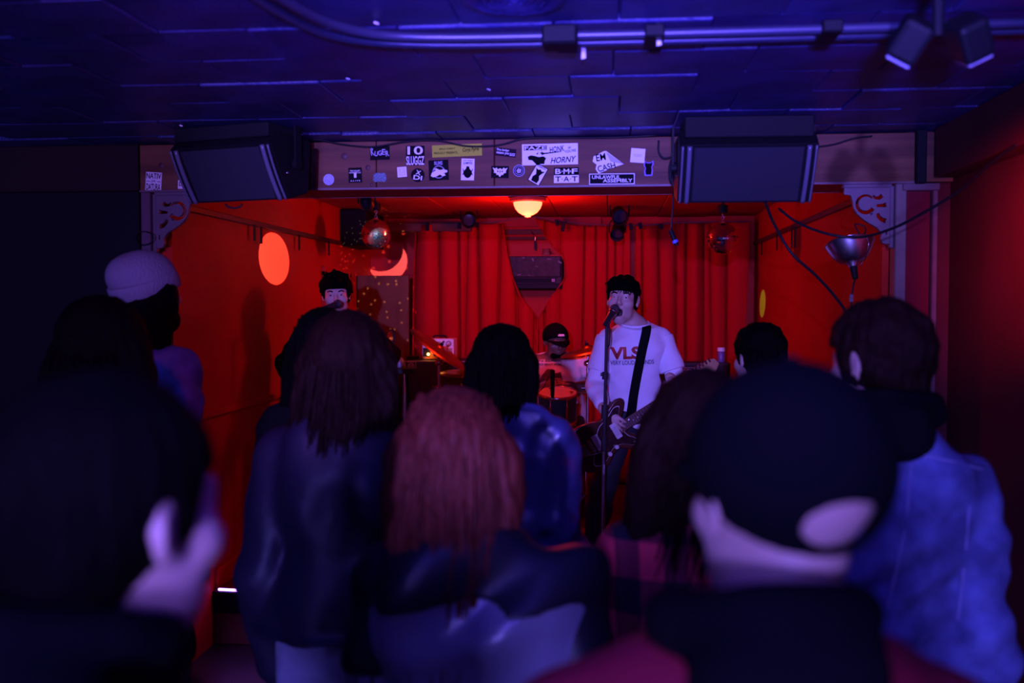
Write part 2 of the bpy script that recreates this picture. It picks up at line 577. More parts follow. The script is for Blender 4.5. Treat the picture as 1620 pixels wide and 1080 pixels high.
# --- ornamental scroll brackets
def arc(cx, cz, r, a0, a1, n=10):
    return [(cx + r * math.cos(R(a0 + (a1 - a0) * i / n)), cz + r * math.sin(R(a0 + (a1 - a0) * i / n))) for i in range(n + 1)]
def stroke(path, w, w2=None):
    """closed outline of a path with a width"""
    pts = [Vector((p[0], p[1])) for p in path]
    l, r = [], []
    n = len(pts)
    for i, p in enumerate(pts):
        t = (pts[min(i + 1, n - 1)] - pts[max(i - 1, 0)]).normalized()
        q = Vector((-t.y, t.x))
        ww = w + ((w2 if w2 is not None else w) - w) * i / (n - 1)
        l.append(p + q * ww); r.append(p - q * ww)
    return [tuple(v) for v in l] + [tuple(v) for v in r[::-1]]
outline = [(0, 0), (0.185, 0), (0.185, -0.028), (0.158, -0.032)] + \
          [(0.150, -0.06), (0.146, -0.085), (0.132, -0.11), (0.108, -0.132), (0.085, -0.148), (0.066, -0.158)] + \
          [(0.050, -0.168), (0.038, -0.182), (0.030, -0.196), (0.034, -0.212), (0.028, -0.232), (0.012, -0.238), (0.0, -0.236)]
holes = [stroke(arc(0.098, -0.070, 0.036, 140, -150, 14), 0.005, 0.010),
         stroke([(0.030, -0.034), (0.045, -0.046), (0.060, -0.045), (0.070, -0.034)], 0.011, 0.005),
         stroke([(0.012, -0.074), (0.030, -0.077), (0.055, -0.078)], 0.011, 0.006),
         stroke([(0.048, -0.108), (0.046, -0.122), (0.032, -0.136), (0.013, -0.142)], 0.008, 0.012),
         [(0.073, -0.104), (0.080, -0.112), (0.078, -0.120), (0.070, -0.112)],
         stroke([(0.013, -0.178), (0.012, -0.20)], 0.005, 0.004)]
def bracket(label, x, mirror):
    t = thing('scroll_bracket', label, 'bracket', (x, HY0 + 0.035, HZ - 0.012), group=None)
    fl = (lambda lp: [(-a, b) for a, b in lp]) if mirror else (lambda lp: lp)
    obj('scroll_plate', poly_me('scroll_plate', [fl(outline)] + [fl(h) for h in holes], 0.022, 0.0015), m_grey, t)
    box('top_rail', ((-0.092 if mirror else 0.092), 0, 0.006), (0.20, 0.035, 0.018), m_grey, t, None, 0.003)
    box('side_rail', ((0.008 if mirror else -0.008), 0, -0.125), (0.018, 0.03, 0.26), m_grey, t, None, 0.003)
    return t
bracket('grey scroll-cut corner bracket above the man in the beanie', -2.035, False)
bracket('grey scroll-cut corner bracket behind the aluminium clamp lamp', 1.165, True)
# --- front rail of loose cable ring on the bracket
c0 = P(227, 377, 4.28)
tag(tube('cable_loop', [c0 + Vector((0.045 * math.cos(a), 0.004 * math.sin(2 * a), 0.03 * math.sin(a))) for a in [i * PI / 8 for i in range(17)]], 0.0028, m_cable, None, 6, 2), 'thin black cable loop hanging on scroll bracket over the beanie', 'cable')

# --- ceiling fittings of the audience room
pipe_pts = [(-0.78, 1.9), (-0.74, 2.25), (-0.66, 2.48), (-0.48, 2.58), (0.0, 2.60), (0.6, 2.60), (1.38, 2.58)]
cond = thing('conduit', 'long metal conduit pair bending along the dark tiled ceiling', 'pipe', (0, 2.6, CEIL))
for dy, r in ((0.0, 0.013), (0.075, 0.011)):
    tube('pipe', [Vector((x - dy * (0.6 if i < 3 else 0), y + dy - 2.6, -0.026)) for i, (x, y) in enumerate(pipe_pts)], r, mat('conduit_paint', (0.03, 0.03, 0.06), 0.35, spec=0.5), cond, 8, 5)
for x in (0.11, 0.55):
    box('pipe_clamp', (x, 0.035, -0.026), (0.05, 0.14, 0.032), m_blackpl, cond, None, 0.004)
box('junction_box', (-0.13, -0.02, -0.036), (0.09, 0.09, 0.05), m_blackpl, cond, None, 0.006)
vent_c = Vector((P(818, 10, 2.42).x, 2.36, CEIL))
vent = thing('ceiling_speaker', 'round ceiling grille of concentric rings beside the conduit', 'vent', vent_c)
obj('rim', lathe_me('rim', [(0.085, -0.004), (0.098, -0.012), (0.118, -0.008), (0.125, 0.0)], 36), m_ceil, vent)
for r in (0.072, 0.056, 0.040, 0.024):
    obj('ring', lathe_me('ring', [(r - 0.005, -0.002), (r - 0.003, -0.010), (r + 0.003, -0.010), (r + 0.006, -0.002)], 30), m_ceil, vent)
obj('hub', lathe_me('hub', [(0, -0.012), (0.010, -0.010), (0.013, -0.001)], 20), m_ceil, vent)
# twin head spotlight
tp = P(1484, 42, 2.14)
tw_ = thing('twin_spotlight', 'black twin-head emergency spotlight hanging from the ceiling conduit', 'light', (tp.x, 2.14, CEIL))
box('mount', (0, 0, -0.035), (0.09, 0.07, 0.06), m_blackpl, tw_, None, 0.01)
cyl('stem', (0, 0, -0.06), (0, 0, -0.17), 0.012, m_blackpl, tw_)
for sx, tilt in ((-0.055, 0.5), (0.06, -0.45)):
    hd = box('lamp_head', (sx, 0, -0.175), (0.065, 0.085, 0.085), m_blackpl, tw_, (0.5, tilt, 0), 0.012, 2)
    q = Euler((0.5, tilt, 0)).to_matrix()
    box('lens', Vector((sx, 0, -0.175)) + q @ Vector((0, -0.004, -0.044)), (0.052, 0.06, 0.006), mat('lens_glass', (0.35, 0.35, 0.5), 0.15, spec=0.8), hd, q, 0.002)
# small hooks and flakes on the ceiling
for i, (px, py, lab) in enumerate(((1040, 60, 'white peeling paper strip hanging off the conduit clamp'), (921, 75, 'narrow white paper strip dangling from a bare ceiling tile'))):
    yy = 2.62 if i == 0 else 2.74
    c = P(px, py, yy)
    st = from_data('paper_strip', [(-0.006, 0, 0.03), (0.006, 0, 0.03), (0.008, -0.006, 0.0), (-0.004, -0.008, 0.0), (0.007, -0.016, -0.022), (-0.005, -0.014, -0.025)], [(0, 1, 2, 3), (3, 2, 4, 5)])
    o = obj('paper_strip', st, m_white, None, (c.x, yy, CEIL - 0.028), (0.2, 0, 0.3))
    sm = o.modifiers.new('thick', 'SOLIDIFY'); sm.thickness = 0.001
    tag(o, lab, 'paper')
# cables along the header top
def wire(name, label, pts, r=0.004, m=None):
    return tag(tube(name, pts, r, m or m_cable, None, 7, 6), label, 'cable')
wire('header_wire', 'thin cable sagging along the sticker-covered header top', [P(x, yy, 4.27) for x, yy in ((470, 229), (500, 221), (540, 228), (590, 232), (640, 224), (690, 222), (740, 231), (790, 229), (830, 219), (900, 218), (980, 217), (1040, 214))], 0.0035)
wire('speaker_wire', 'black cable looping down beside white square sticker', [P(x, yy, 4.26) for x, yy in ((1042, 222), (1042, 240), (1050, 250), (1064, 247), (1076, 238))], 0.004)
wire('wall_wire', 'cable running from speaker top along header boards to corner', [P(x, yy, 4.275) for x, yy in ((1286, 233), (1320, 228), (1350, 219), (1380, 215))], 0.0035)
wire('hanging_cable', 'blue-lit cable swagging from under speaker across to right wall', [P(1232, 330, 4.22), P(1262, 352, 4.15), P(1310, 370, 4.05), P(1360, 375, 4.0), P(1410, 362, 3.85), P(1460, 337, 3.75), P(1520, 300, 3.65), P(1575, 252, 3.5), P(1612, 226, 3.42)], 0.0055)
wire('drop_cable', 'black cable dropping from speaker into the audience past red wall', [P(1210, 318, 4.05), P(1225, 355, 4.15), P(1252, 400, 4.18), P(1290, 435, 4.12), P(1320, 468, 4.05), P(1340, 500, 4.0), P(1350, 560, 3.95), P(1352, 700, 3.95), P(1352, 900, 3.95), P(1352, 1172, 3.95)], 0.006)

# ================================================================== stickers on the header
m_st_black = mat('sticker_black', (0.008, 0.008, 0.010), 0.7, spec=0.04)
m_st_yel = mat('sticker_yellow', (0.42, 0.50, 0.045), 0.7, spec=0.05)
m_st_dark = mat('sticker_plum', (0.02, 0.01, 0.02), 0.7, spec=0.04)
m_st_glit = mat('sticker_glitter', (0.75, 0.78, 0.9), 0.3, vary=1, vscale=420, color2=(0.10, 0.12, 0.30))
m_st_teal = mat('sticker_teal', (0.16, 0.30, 0.36), 0.5, vary=1, vscale=260, color2=(0.03, 0.03, 0.06))
m_st_pur = mat('sticker_violet', (0.16, 0.10, 0.55), 0.5)
m_ring = mat('sticker_ring', (0.42, 0.40, 0.55), 0.5)
SY = HY0 - 0.0005

def rect(w, h, n=0.0):
    return [(-w / 2, -h / 2), (w / 2, -h / 2), (w / 2, h / 2), (-w / 2, h / 2)]
def circ(r, n=28, cx=0, cz=0):
    return [(cx + r * math.cos(2 * PI * i / n), cz + r * math.sin(2 * PI * i / n)) for i in range(n)]

class Sticker:
    def __init__(s, name, label, px, py, w, h, rot=0, m=None, shape=None):
        s.u = HY0 / FPX                       # metres for one photo pixel
        c = P(px, py, SY)
        s.o = tag(thing(name, label, 'sticker', (c.x, SY, c.z), (0, -R(rot), 0)))
        lp = shape if shape else rect(w, h)
        s.base = obj('backing', poly_me('backing', [[(a * s.u, b * s.u) for a, b in lp]], 0.0012), m or m_white, s.o)
        s.lay = 0
    def text(s, t, x, z, w, h, m=None, rot=0, shear=0.0):
        return obj('lettering', text_me(t, w * s.u, h * s.u, 0.0006, shear), m or m_ink, s.o, (x * s.u, -0.0012 - s.lay, z * s.u), (0, -R(rot), 0))
    def shape(s, name, lp, m=None, lift=0.0):
        return obj(name, poly_me(name, [[(a * s.u, b * s.u) for a, b in l] for l in lp], 0.0006), m or m_ink, s.o, (0, -0.0011 - lift, 0))

s = Sticker('name_sticker', 'white sticker reading NATIV JYK DATURA in black capitals', 243, 287, 27, 30, -4)
s.text('NATIV', 0, 9, 25, 9); s.text('JYK', 0, 0, 8, 4); s.text('DATURA', 0, -9, 24, 11)
s.shape('rule', [[(-12, -0.5), (-6, -0.5), (-6, 0.5), (-12, 0.5)]]); s.shape('rule', [[(6, -0.5), (12, -0.5), (12, 0.5), (6, 0.5)]])
s = Sticker('small_sticker', 'small white sticker half covered by wall-hung speaker near NATIV sticker', 289, 292, 16, 14, -3)
s.text('DJ.', -1, 0, 10, 9)
s = Sticker('round_sticker', 'round glittering silver-blue sticker close to the speaker edge', 520, 284, 0, 0, 0, m_st_glit, circ(9))
s = Sticker('square_sticker', 'black square sticker with tiny white print and figure', 562, 277, 22, 24, 1, m_st_black)
s.text('THE GALLERY', 0, 7, 17, 2.4, m_white); s.text('MICROPHONE CULT', 0, 4, 19, 2.2, m_white)
s.shape('emblem', [rect(4, 8)], m_white); s.text('A L I V E', 0, -9, 16, 2.2, m_white)
s = Sticker('band_sticker', 'black sticker with jagged white letters KUGER', 601, 242, 32, 22, 1, m_st_black)
for i, ch in enumerate('KUGER'):
    s.text(ch, -12 + i * 6, (2, -1, 0, 1.5, -1)[i], 5.4, (11, 8, 8, 9, 9)[i], m_ring, (8, -6, 4, -5, 6)[i])
s.text('i', -13.5, 8, 1.2, 4, m_ring)
s = Sticker('scribble_sticker', 'irregular teal speckled graffiti sticker under KUGER sticker', 601, 280, 0, 0, 0, m_st_teal, [(-11, -5), (-7, -8), (0, -7), (8, -8), (11, -3), (10, 3), (7, 7), (1, 6), (-5, 7), (-10, 4)])
s = Sticker('number_sticker', 'sticker with big white 10 on black above white SLUGGZ', 657, 246, 30, 31, 0, m_st_black)
s.text('10', 0, 8, 25, 13, m_white); s.text('SLUGGZ', 0, -8, 29, 14, m_white)
s = Sticker('strip_sticker', 'long yellow strip sticker reading JESUS CHRIST PROUDLY PRESENTS', 723, 238, 80, 19, 1.5, m_st_yel)
s.text('JESUS CHRIST', -16, 3, 26, 3.4); s.text('PROUDLY PRESENTS...', -17, -3, 40, 3.6); s.text('Corys Pyrre', 22, 0, 26, 8, None, 2, 0.2)
s = Sticker('doodle_sticker', 'small white square sticker with doodled box face', 636, 272, 15, 16, 4)
s.shape('doodle', [rect(9, 10), rect(7.6, 8.6)], m_ring)
s.shape('doodle_eye', [circ(0.8, 8, -2, 1.5), circ(0.8, 8, 2, 1.5), [(-2, -2), (2, -2), (2, -1.2), (-2, -1.2)]], m_ring)
s = Sticker('disc_sticker', 'round black sticker with white letters X D I', 661, 277, 0, 0, 0, m_st_black, circ(11))
s.text('X', 1, 4, 8, 7, m_white, -15); s.text('DI', 0, -4, 14, 7, m_white, -8)
s = Sticker('creature_sticker', 'black square sticker with pale beaked creature in a ring', 694, 269, 32, 32, 2, m_st_black)
s.text('RUMS', 0, 11, 13, 6, m_ring)
s.shape('ring', [circ(10, 28, 0, -3), circ(9, 28, 0, -3)], m_ring)
s.shape('creature', [[(-13, -9), (-11, -4), (-7, -2), (-8, 2), (-4, 3), (2, 0), (8, 1), (14, -1), (14, -4), (8, -5), (11, -9), (6, -10), (2, -7), (-4, -10), (-9, -11)]], m_white, 0.0004)
s.shape('creature_eye', [circ(1.2, 10, -6, 0)], m_ink, 0.0009)
s = Sticker('poster_sticker', 'tall white sticker with dark beetle-like drawing and script', 740, 268, 21, 34, -2)
s.text('john bergins', 0, 14, 15, 2.2); s.text('JUMPER', 0, 9.5, 15, 4.5)
s.shape('drawing', [[(-2, 5), (2, 5), (3, 1), (6, -2), (7, -7), (4, -12), (0, -14), (-4, -12), (-7, -7), (-6, -2), (-3, 1)]])
for q in (-1, 1): s.shape('drawing_leg', [stroke([(8 * q, 1), (6 * q, -4), (8 * q, -9)], 0.6)], m_ink, 0.0003)
s = Sticker('slogan_sticker', 'dark slanted strip sticker reading The badge means you SUCK', 800, 241, 33, 13, -7, m_st_dark)
s.text('The badge', -5, 3, 20, 4.2, m_white); s.text('means you', -4.5, -2.2, 20, 4, m_white); s.text('SUCK', 11, -2.4, 9, 4.6, m_white, 0, 0.3)
s = Sticker('logo_sticker', 'black sticker with spiky white metal-style logo', 791, 272, 28, 19, -2, m_st_black)
s.shape('spiky_logo', [[(-12, 7), (-8, 5), (-6, 7), (-3, 4), (0, 6), (3, 4), (6, 7), (8, 5), (12, 7), (9, 1), (10, -1), (6, -2), (5, -5), (3, -4), (0, -8), (-3, -4), (-5, -5), (-6, -2), (-10, -1), (-9, 1)],
        [(-5, 3), (-2, 1), (-4, -1)], [(5, 3), (2, 1), (4, -1)], [(-1, 2), (1, 2), (0, -3)]], m_white)
s = Sticker('badge_sticker', 'round grey badge sticker with double ring over ceiling lamp', 821, 270, 0, 0, 0, m_st_dark, circ(9.5))
s.shape('ring', [circ(9.3), circ(8.4)], m_ring); s.shape('ring', [circ(6.6), circ(6.0)], m_ring); s.shape('emblem', [[(-4, 0), (-1, 4), (4, 2), (3, -3), (-2, -4)]], m_ring)
s = Sticker('bumper_sticker', 'large white bumper sticker FAZE HONK IF YOU\'RE HORNY with trumpeter', 870, 244, 88, 33, 0.5)
s.shape('title_block', [[(-41, 7), (-5, 7), (-5, 14), (-41, 14)]]); s.text('FAZE', -23, 10.5, 34, 5.4, m_white).location.y -= 0.0006
s.text('HONK', 11, 8, 23, 9, None, 7, 0.1); s.text('IF', 31, 9.5, 4.5, 3.6, None, 6); s.text("YOU'RE", 32, 4.5, 18, 4.2, None, 8); s.text('HORNY', 21, -9, 41, 9.5, None, 3, 0.35)
s.shape('trumpeter', [[(-35, -3), (-30, -1), (-24, -2), (-18, -4), (-10, -3), (-6, -6), (-8, -10), (-9, -15), (-22, -15), (-28, -9), (-34, -8)]])
s.shape('trumpet', [[(-9, 0.3), (18, 3.4), (18, 4.4), (-9, 2.4), (-13, 4), (-13, -1.5)]])
s.shape('note', [circ(1.2, 10, -20, 1.2), [(-19.2, 1), (-18.6, 1), (-18.6, 4.6), (-19.2, 4.6)], circ(1.2, 10, -14, 2), [(-13.2, 2), (-12.6, 2), (-12.6, 5.8), (-13.2, 5.8)]])
s = Sticker('tilted_sticker', 'tilted white sticker with dark horned dancing figure below bumper sticker', 851, 276, 21, 31, -30)
s.shape('frame', [rect(21, 31), rect(18.5, 28.5)])
s.shape('figure', [[(-5, -13), (-6, -6), (-3, -1), (-5, 4), (-8, 8), (-3, 7), (0, 9), (3, 7), (8, 9), (5, 4), (3, -1), (6, -7), (5, -13)]]); s.text('DEMON', 0, 12.4, 14, 3)
s = Sticker('split_sticker', 'half black half white sticker reading BMF above TAT', 896, 277, 39, 24, 0)
s.shape('upper_half', [[(-19.5, 0), (19.5, 0), (19.5, 12), (-19.5, 12)]])
for i, ch in enumerate('BMF'): s.text(ch, -13 + 13 * i, 6, 9, 8, m_white).location.y -= 0.0006
for i, ch in enumerate('TAT'): s.text(ch, -13 + 13 * i, -6, 9, 8)
for x in (-6.5, 6.5):
    s.text('>', x, 6, 2, 3, m_white).location.y -= 0.0006; s.text('<', x, -6, 2, 3)
s = Sticker('peeling_sticker', 'cut-out sticker reading EM CASH with one corner folded over', 962, 256, 0, 0, 3, None, [(-22, 10), (-6, 17), (-2, 17), (24, -5), (12, -8), (-16, -17), (-20, -10), (-18, -3), (-24, 2)])
s.text('EM', -11, 8, 15, 11, None, 6); s.text('CASH', -3, -8, 28, 10, None, 10)
s.shape('folded_corner', [[(-3, 16), (24, -5), (4, 0)]], m_ring, 0.0012)
s = Sticker('border_sticker', 'wide black sticker with white border reading UNLAWFUL ASSEMBLY', 968, 283, 72, 18, 0, m_st_black)
s.shape('border', [rect(71, 17), rect(68.5, 14.5)], m_white)
s.text('UNLAWFUL', -9, 3, 44, 5.5, m_white); s.text('ASSEMBLY', 9, -2.6, 46, 5.5, m_white)
s = Sticker('plain_sticker', 'plain white square sticker with faint grey lettering', 1009, 246, 22, 22, -5)
s.text('TICKET', 0, 0, 14, 4, mat('faint_ink', (0.45, 0.44, 0.6), 0.5))
s = Sticker('cat_sticker', 'small violet cut-out sticker of a sitting cat', 1026, 266, 0, 0, 0, m_st_pur, [(-6, -12), (6, -12), (7, -3), (5, 1), (8, 6), (7, 12), (4, 9), (-3, 9), (-6, 12), (-8, 5), (-5, 0), (-7, -4)])
s.shape('cat_figure', [[(-4, -10), (4, -10), (5, -3), (4, 1), (6, 6), (5.5, 9.5), (3, 7.5), (-2.5, 7.5), (-4.5, 9.5), (-6, 5), (-4, 0), (-5, -4)]], m_ink)

# ================================================================== speakers under the ceiling
m_grille = mat('grille_cloth', (0.022, 0.022, 0.032), 0.75, spec=0.2, bump=0.5, bscale=500)
m_rail = mat('speaker_rail', (0.10, 0.10, 0.14), 0.35, spec=0.6)
def wedge_speaker(label, x, yaw, width, z_top, ytop):
    t = thing('wedge_speaker', label, 'speaker', (x, ytop, z_top), (0, 0, yaw))
    w = width / 2
    prof = [(0.0, 0.0), (0.125, -0.205), (0.27, -0.165), (0.29, 0.05), (0.06, 0.06)]
    vs_ = [(sx, y, z) for sx in (-w, w) for (y, z) in prof]
    n = len(prof)
    fs = [tuple(range(n)), tuple(range(2 * n - 1, n - 1, -1))] + [(i, i + n, (i + 1) % n + n, (i + 1) % n) for i in range(n)]
    bm = bmesh.new()
    bv = [bm.verts.new(v) for v in vs_]
    for f in fs: bm.faces.new([bv[i] for i in f])
    bmesh.ops.recalc_face_normals(bm, faces=bm.faces)
    bmesh.ops.bevel(bm, geom=list(bm.edges), offset=0.006, segments=2, affect='EDGES')
    obj('cabinet', bm_mesh('cabinet', bm), m_blackpl, t)
    nrm = Vector((0, -0.205, -0.125)).normalized()
    up = Vector((0, -0.125, 0.205)).normalized()
    q = Matrix((Vector((1, 0, 0)), -nrm, up)).transposed()
    mid = Vector((0, 0.0625, -0.1025))
    box('grille', mid + nrm * 0.004, (width - 0.11, 0.010, 0.222), m_grille, t, q, 0.003)
    for sx in (-1, 1):
        for off, ww in ((0.010, 0.010), (0.036, 0.020)):
            pts = []
            for i in range(9):
                f = i / 8 - 0.5
                pts.append(mid + up * (0.236 * f) + nrm * (0.012 - 0.03 * f * f) + Vector((sx * (w - off), 0, 0)))
            tube('side_rail', pts, ww / 2, m_rail, t, 6, 2)
    for sx in (-1, 1):
        cyl('mount_knob', (sx * w, 0.17, -0.06), (sx * (w + 0.02), 0.17, -0.06), 0.022, m_blackpl, t)
        box('yoke_arm', (sx * (w + 0.014), 0.17, 0.015), (0.008, 0.04, 0.17), m_blackpl, t)
    box('ceiling_mount', (0, 0.11, (CEIL - z_top) / 2 + 0.014), (width * 0.93, 0.20, CEIL - z_top - 0.035), m_black, t, None, 0.004)
    for sx in (-1, 1):
        obj('screw', lathe_me('screw', [(0, 0.004), (0.006, 0.002), (0.007, 0)], 10, True, (sx, 0, 0), (sx * w, 0.12, -0.10)), m_chrome, t)
    return t
sp = P(353, 232, 3.86)
wedge_speaker('black wedge speaker under the ceiling beside the glittering round sticker', sp.x - 0.02, -R(16), 0.49, sp.z, 3.86)
sp = P(1186, 229, 3.86)
wedge_speaker('black wedge speaker under the ceiling above the mirror ball near clamp lamp', sp.x, R(1.5), 0.52, sp.z, 3.86)
wire('speaker_loop', 'coiled black cable under the speaker beside the glitter sticker', [P(370 + 13 * math.cos(a), 322 + 7 * math.sin(a), 4.12) for a in [PI + i * PI / 8 for i in range(0, -9, -1)]], 0.004)
coil = thing('cable_coil', 'coil of black cable hanging at the speaker edge near cat sticker', 'cable', P(1068, 270, 4.2))
for k in range(3):
    tube('cable_turn', [Vector(((0.012 + 0.006 * k) * math.cos(a), 0.01 * k, (0.075 - 0.008 * k) * math.sin(a))) for a in [i * PI / 8 for i in range(17)]], 0.004, m_cable, coil, 6, 2)

# ================================================================== lamp on the stage ceiling (the stage's red light)
lc = P(835, 316, 6.72)
lampobj = thing('ceiling_lamp', 'glowing red dome lamp on the stage ceiling under header', 'lamp', (lc.x, 6.72, CEIL))
obj('base_plate', lathe_me('base_plate', [(0, 0), (0.125, 0), (0.125, -0.018), (0.105, -0.030), (0, -0.030)], 32), mat('lamp_base', (0.3, 0.1, 0.08), 0.4), lampobj)
m_glow = mat('red_lamp_glass', (1, 0.3, 0.2), 0.4, emit=(1.0, 0.11, 0.04), estr=6.0)
obj('glass_bowl', lathe_me('glass_bowl', [(0.098, -0.022), (0.096, -0.045), (0.085, -0.072), (0.064, -0.098), (0.036, -0.115), (0.022, -0.118), (0.019, -0.128), (0, -0.131)], 32), m_glow, lampobj)
pl = lamp('stage_lamp_light', 'POINT', (0, 0, -0.22), None, 22, (1.0, 0.03, 0.01), shadow_soft_size=0.07)
pl.parent = lampobj

# ================================================================== mirror balls
m_mirror = mat('mirror_tile', (0.82, 0.82, 0.86), 0.06, metal=1.0)
m_core = mat('ball_core', (0.04, 0.03, 0.05), 0.6)
def mirror_ball(label, c, r, seed):
    rr = random.Random(seed)
    t = thing('mirror_ball', label, 'mirror ball', c, (0, 0, seed), group=None)
    obj('core', lathe_me('core', [(r * 0.96 * math.sin(PI * i / 16), -r * 0.96 * math.cos(PI * i / 16)) for i in range(17)], 24), m_core, t)
    vs_, fs = [], []
    rows = 26
    for i in range(rows):
        th = PI * (i + 0.5) / rows
        n = max(5, int(2 * rows * math.sin(th)))
        ht = PI * r / rows * 0.46
        for j in range(n):
            ph = 2 * PI * j / n
            d = Vector((math.sin(th) * math.cos(ph), math.sin(th) * math.sin(ph), math.cos(th)))
            e = Vector((-math.sin(ph), math.cos(ph), 0)) ; u = d.cross(e)
            tn = (d + Vector((rr.uniform(-1, 1), rr.uniform(-1, 1), rr.uniform(-1, 1))) * 0.035).normalized()
            e = (e - tn * e.dot(tn)).normalized(); u = tn.cross(e)
            wd = PI * r * math.sin(th) / n * 0.92
            k = len(vs_)
            p = d * r
            vs_ += [p - e * wd - u * ht, p + e * wd - u * ht, p + e * wd + u * ht, p - e * wd + u * ht]
            fs.append((k, k + 1, k + 2, k + 3))
    tag(obj('mirror_tiles', from_data('mirror_tiles', vs_, fs), m_mirror, t), kind='stuff')
    cyl('cap', (0, 0, r * 0.97), (0, 0, r * 1.06), r * 0.18, m_chrome, t)
    top = CEIL - c[2]
    for k in range(3):
        obj('chain_link', lathe_me('chain_link', [(0.009 + 0.002 * math.cos(a), 0.002 * math.sin(a)) for a in [i * PI / 3 for i in range(7)]], 10, True, (1, 0.3 * k, 0) if k % 2 else (0, 1, 0), (0, 0, r * 1.06 + 0.011 + 0.017 * k)), m_steel, t)
    z0 = r * 1.06 + 0.055
    cyl('motor', (0, 0, z0), (0, 0, z0 + 0.05), 0.032, m_blackpl, t)
    cyl('hanger', (0, 0, z0 + 0.05), (0, 0, top), 0.008, m_blackpl, t)
    return t
b1 = P(595, 370, 6.8)
mirror_ball('mirror ball hanging beside the brown panel, sparkling white', b1, 0.102, 0.3)
b2 = P(1143, 377, 6.5)
mirror_ball('mirror ball hanging in front of the curtain edge, reflecting red', b2, 0.100, 1.1)

# pin spot that throws its beam past the first ball
def pin_spot(label, c, target, energy, color, size_deg, blend=0.03, body=True, scale=1.0, radius=0.004, group=None):
    c, target = Vector(c), Vector(target)
    d = (target - c).normalized()
    t = thing('pin_spot', label, 'stage light', c)
    obj('housing', lathe_me('housing', [(0, -0.10 * scale), (0.022 * scale, -0.095 * scale), (0.034 * scale, -0.06 * scale), (0.036 * scale, 0.02 * scale), (0.038 * scale, 0.03 * scale), (0.033 * scale, 0.03 * scale), (0.030 * scale, 0.0)], 18, True, d), m_blackpl, t)
    obj('lens', lathe_me('lens', [(0, 0.004 * scale), (0.030 * scale, 0.0)], 18, True, d), mat('dark_lens', (0.03, 0.03, 0.045), 0.2), t)
    side = d.cross(Vector((0, 0, 1))).normalized()
    for sgn in (-1, 1):
        a = side * (0.042 * scale * sgn)
        tube('yoke', [a, a + Vector((0, 0, 0.05 * scale)), side * (0.02 * sgn * scale) + Vector((0, 0, 0.075 * scale))], 0.004 * scale, m_blackpl, t, 6, 3)
    if CEIL - c.z > 0.08 * scale:
        cyl('stem', (0, 0, 0.07 * scale), (0, 0, CEIL - c.z), 0.006, m_blackpl, t)
    if energy:
        l = lamp('pin_spot_light', 'SPOT', c + d * (0.035 * scale), target, energy, color, spot_size=R(size_deg), spot_blend=blend, shadow_soft_size=radius)
    return t
pin_spot('black pin spot on the stage ceiling just above the sparkling mirror ball', P(580, 322, 5.0), P(613, 412, 8.25), 1500, (0.6, 0.85, 1.0), 5.8)
# spot with a warm disc on the side wall, fired from the twin head fitting; spot with a green disc
lamp('orange_disc_light', 'SPOT', (tp.x - 0.06, 2.06, 2.21), P(430, 410, 5.89), 7000, (1.0, 0.95, 0.75), spot_size=R(3.9), spot_blend=0.04, shadow_soft_size=0.002)
lamp('green_disc_light', 'SPOT', (-0.9, 5.75, 2.33), P(1201, 478, 7.80), 2600, (0.04, 1.0, 0.08), spot_size=R(4.0), spot_blend=0.05, shadow_soft_size=0.002)
# added point lamp with a dot mask, standing in for facet reflections
dots = lamp('added_dot_lamp', 'POINT', Vector(b1) + Vector((-0.03, 0.06, -0.135)), None, 50, (1.0, 0.62, 0.30), shadow_soft_size=0.0)
dd = dots.data; dd.use_nodes = True
nt = dd.node_tree; em = nt.nodes['Emission']
tc = nt.nodes.new('ShaderNodeTexCoord'); sx_ = nt.nodes.new('ShaderNodeSeparateXYZ'); nt.links.new(tc.outputs['Normal'], sx_.inputs[0])
cb = nt.nodes.new('ShaderNodeCombineXYZ')
for k_, ax_ in enumerate(('X', 'Z')):
    dv_ = nt.nodes.new('ShaderNodeMath'); dv_.operation = 'DIVIDE'
    nt.links.new(sx_.outputs[ax_], dv_.inputs[0]); nt.links.new(sx_.outputs['Y'], dv_.inputs[1]); nt.links.new(dv_.outputs[0], cb.inputs[k_])
vo = nt.nodes.new('ShaderNodeTexVoronoi'); vo.voronoi_dimensions = '2D'; vo.inputs['Scale'].default_value = 11.0; vo.inputs['Randomness'].default_value = 1.0
nt.links.new(cb.outputs[0], vo.inputs['Vector'])
mr = nt.nodes.new('ShaderNodeMapRange'); mr.inputs[1].default_value = 0.13; mr.inputs[2].default_value = 0.08; mr.inputs[3].default_value = 0.0; mr.inputs[4].default_value = 1.0
nt.links.new(vo.outputs['Distance'], mr.inputs[0])
gt_ = nt.nodes.new('ShaderNodeMath'); gt_.operation = 'GREATER_THAN'; gt_.inputs[1].default_value = 0.78; nt.links.new(sx_.outputs['Y'], gt_.inputs[0])
lt_ = nt.nodes.new('ShaderNodeMath'); lt_.operation = 'LESS_THAN'; lt_.inputs[1].default_value = 0.06; nt.links.new(sx_.outputs['X'], lt_.inputs[0])
mq_ = nt.nodes.new('ShaderNodeMath'); mq_.operation = 'MULTIPLY'; nt.links.new(mr.outputs[0], mq_.inputs[0]); nt.links.new(lt_.outputs[0], mq_.inputs[1])
mu_ = nt.nodes.new('ShaderNodeMath'); mu_.operation = 'MULTIPLY'; nt.links.new(mq_.outputs[0], mu_.inputs[0]); nt.links.new(gt_.outputs[0], mu_.inputs[1])
nt.links.new(mu_.outputs[0], em.inputs['Strength'])

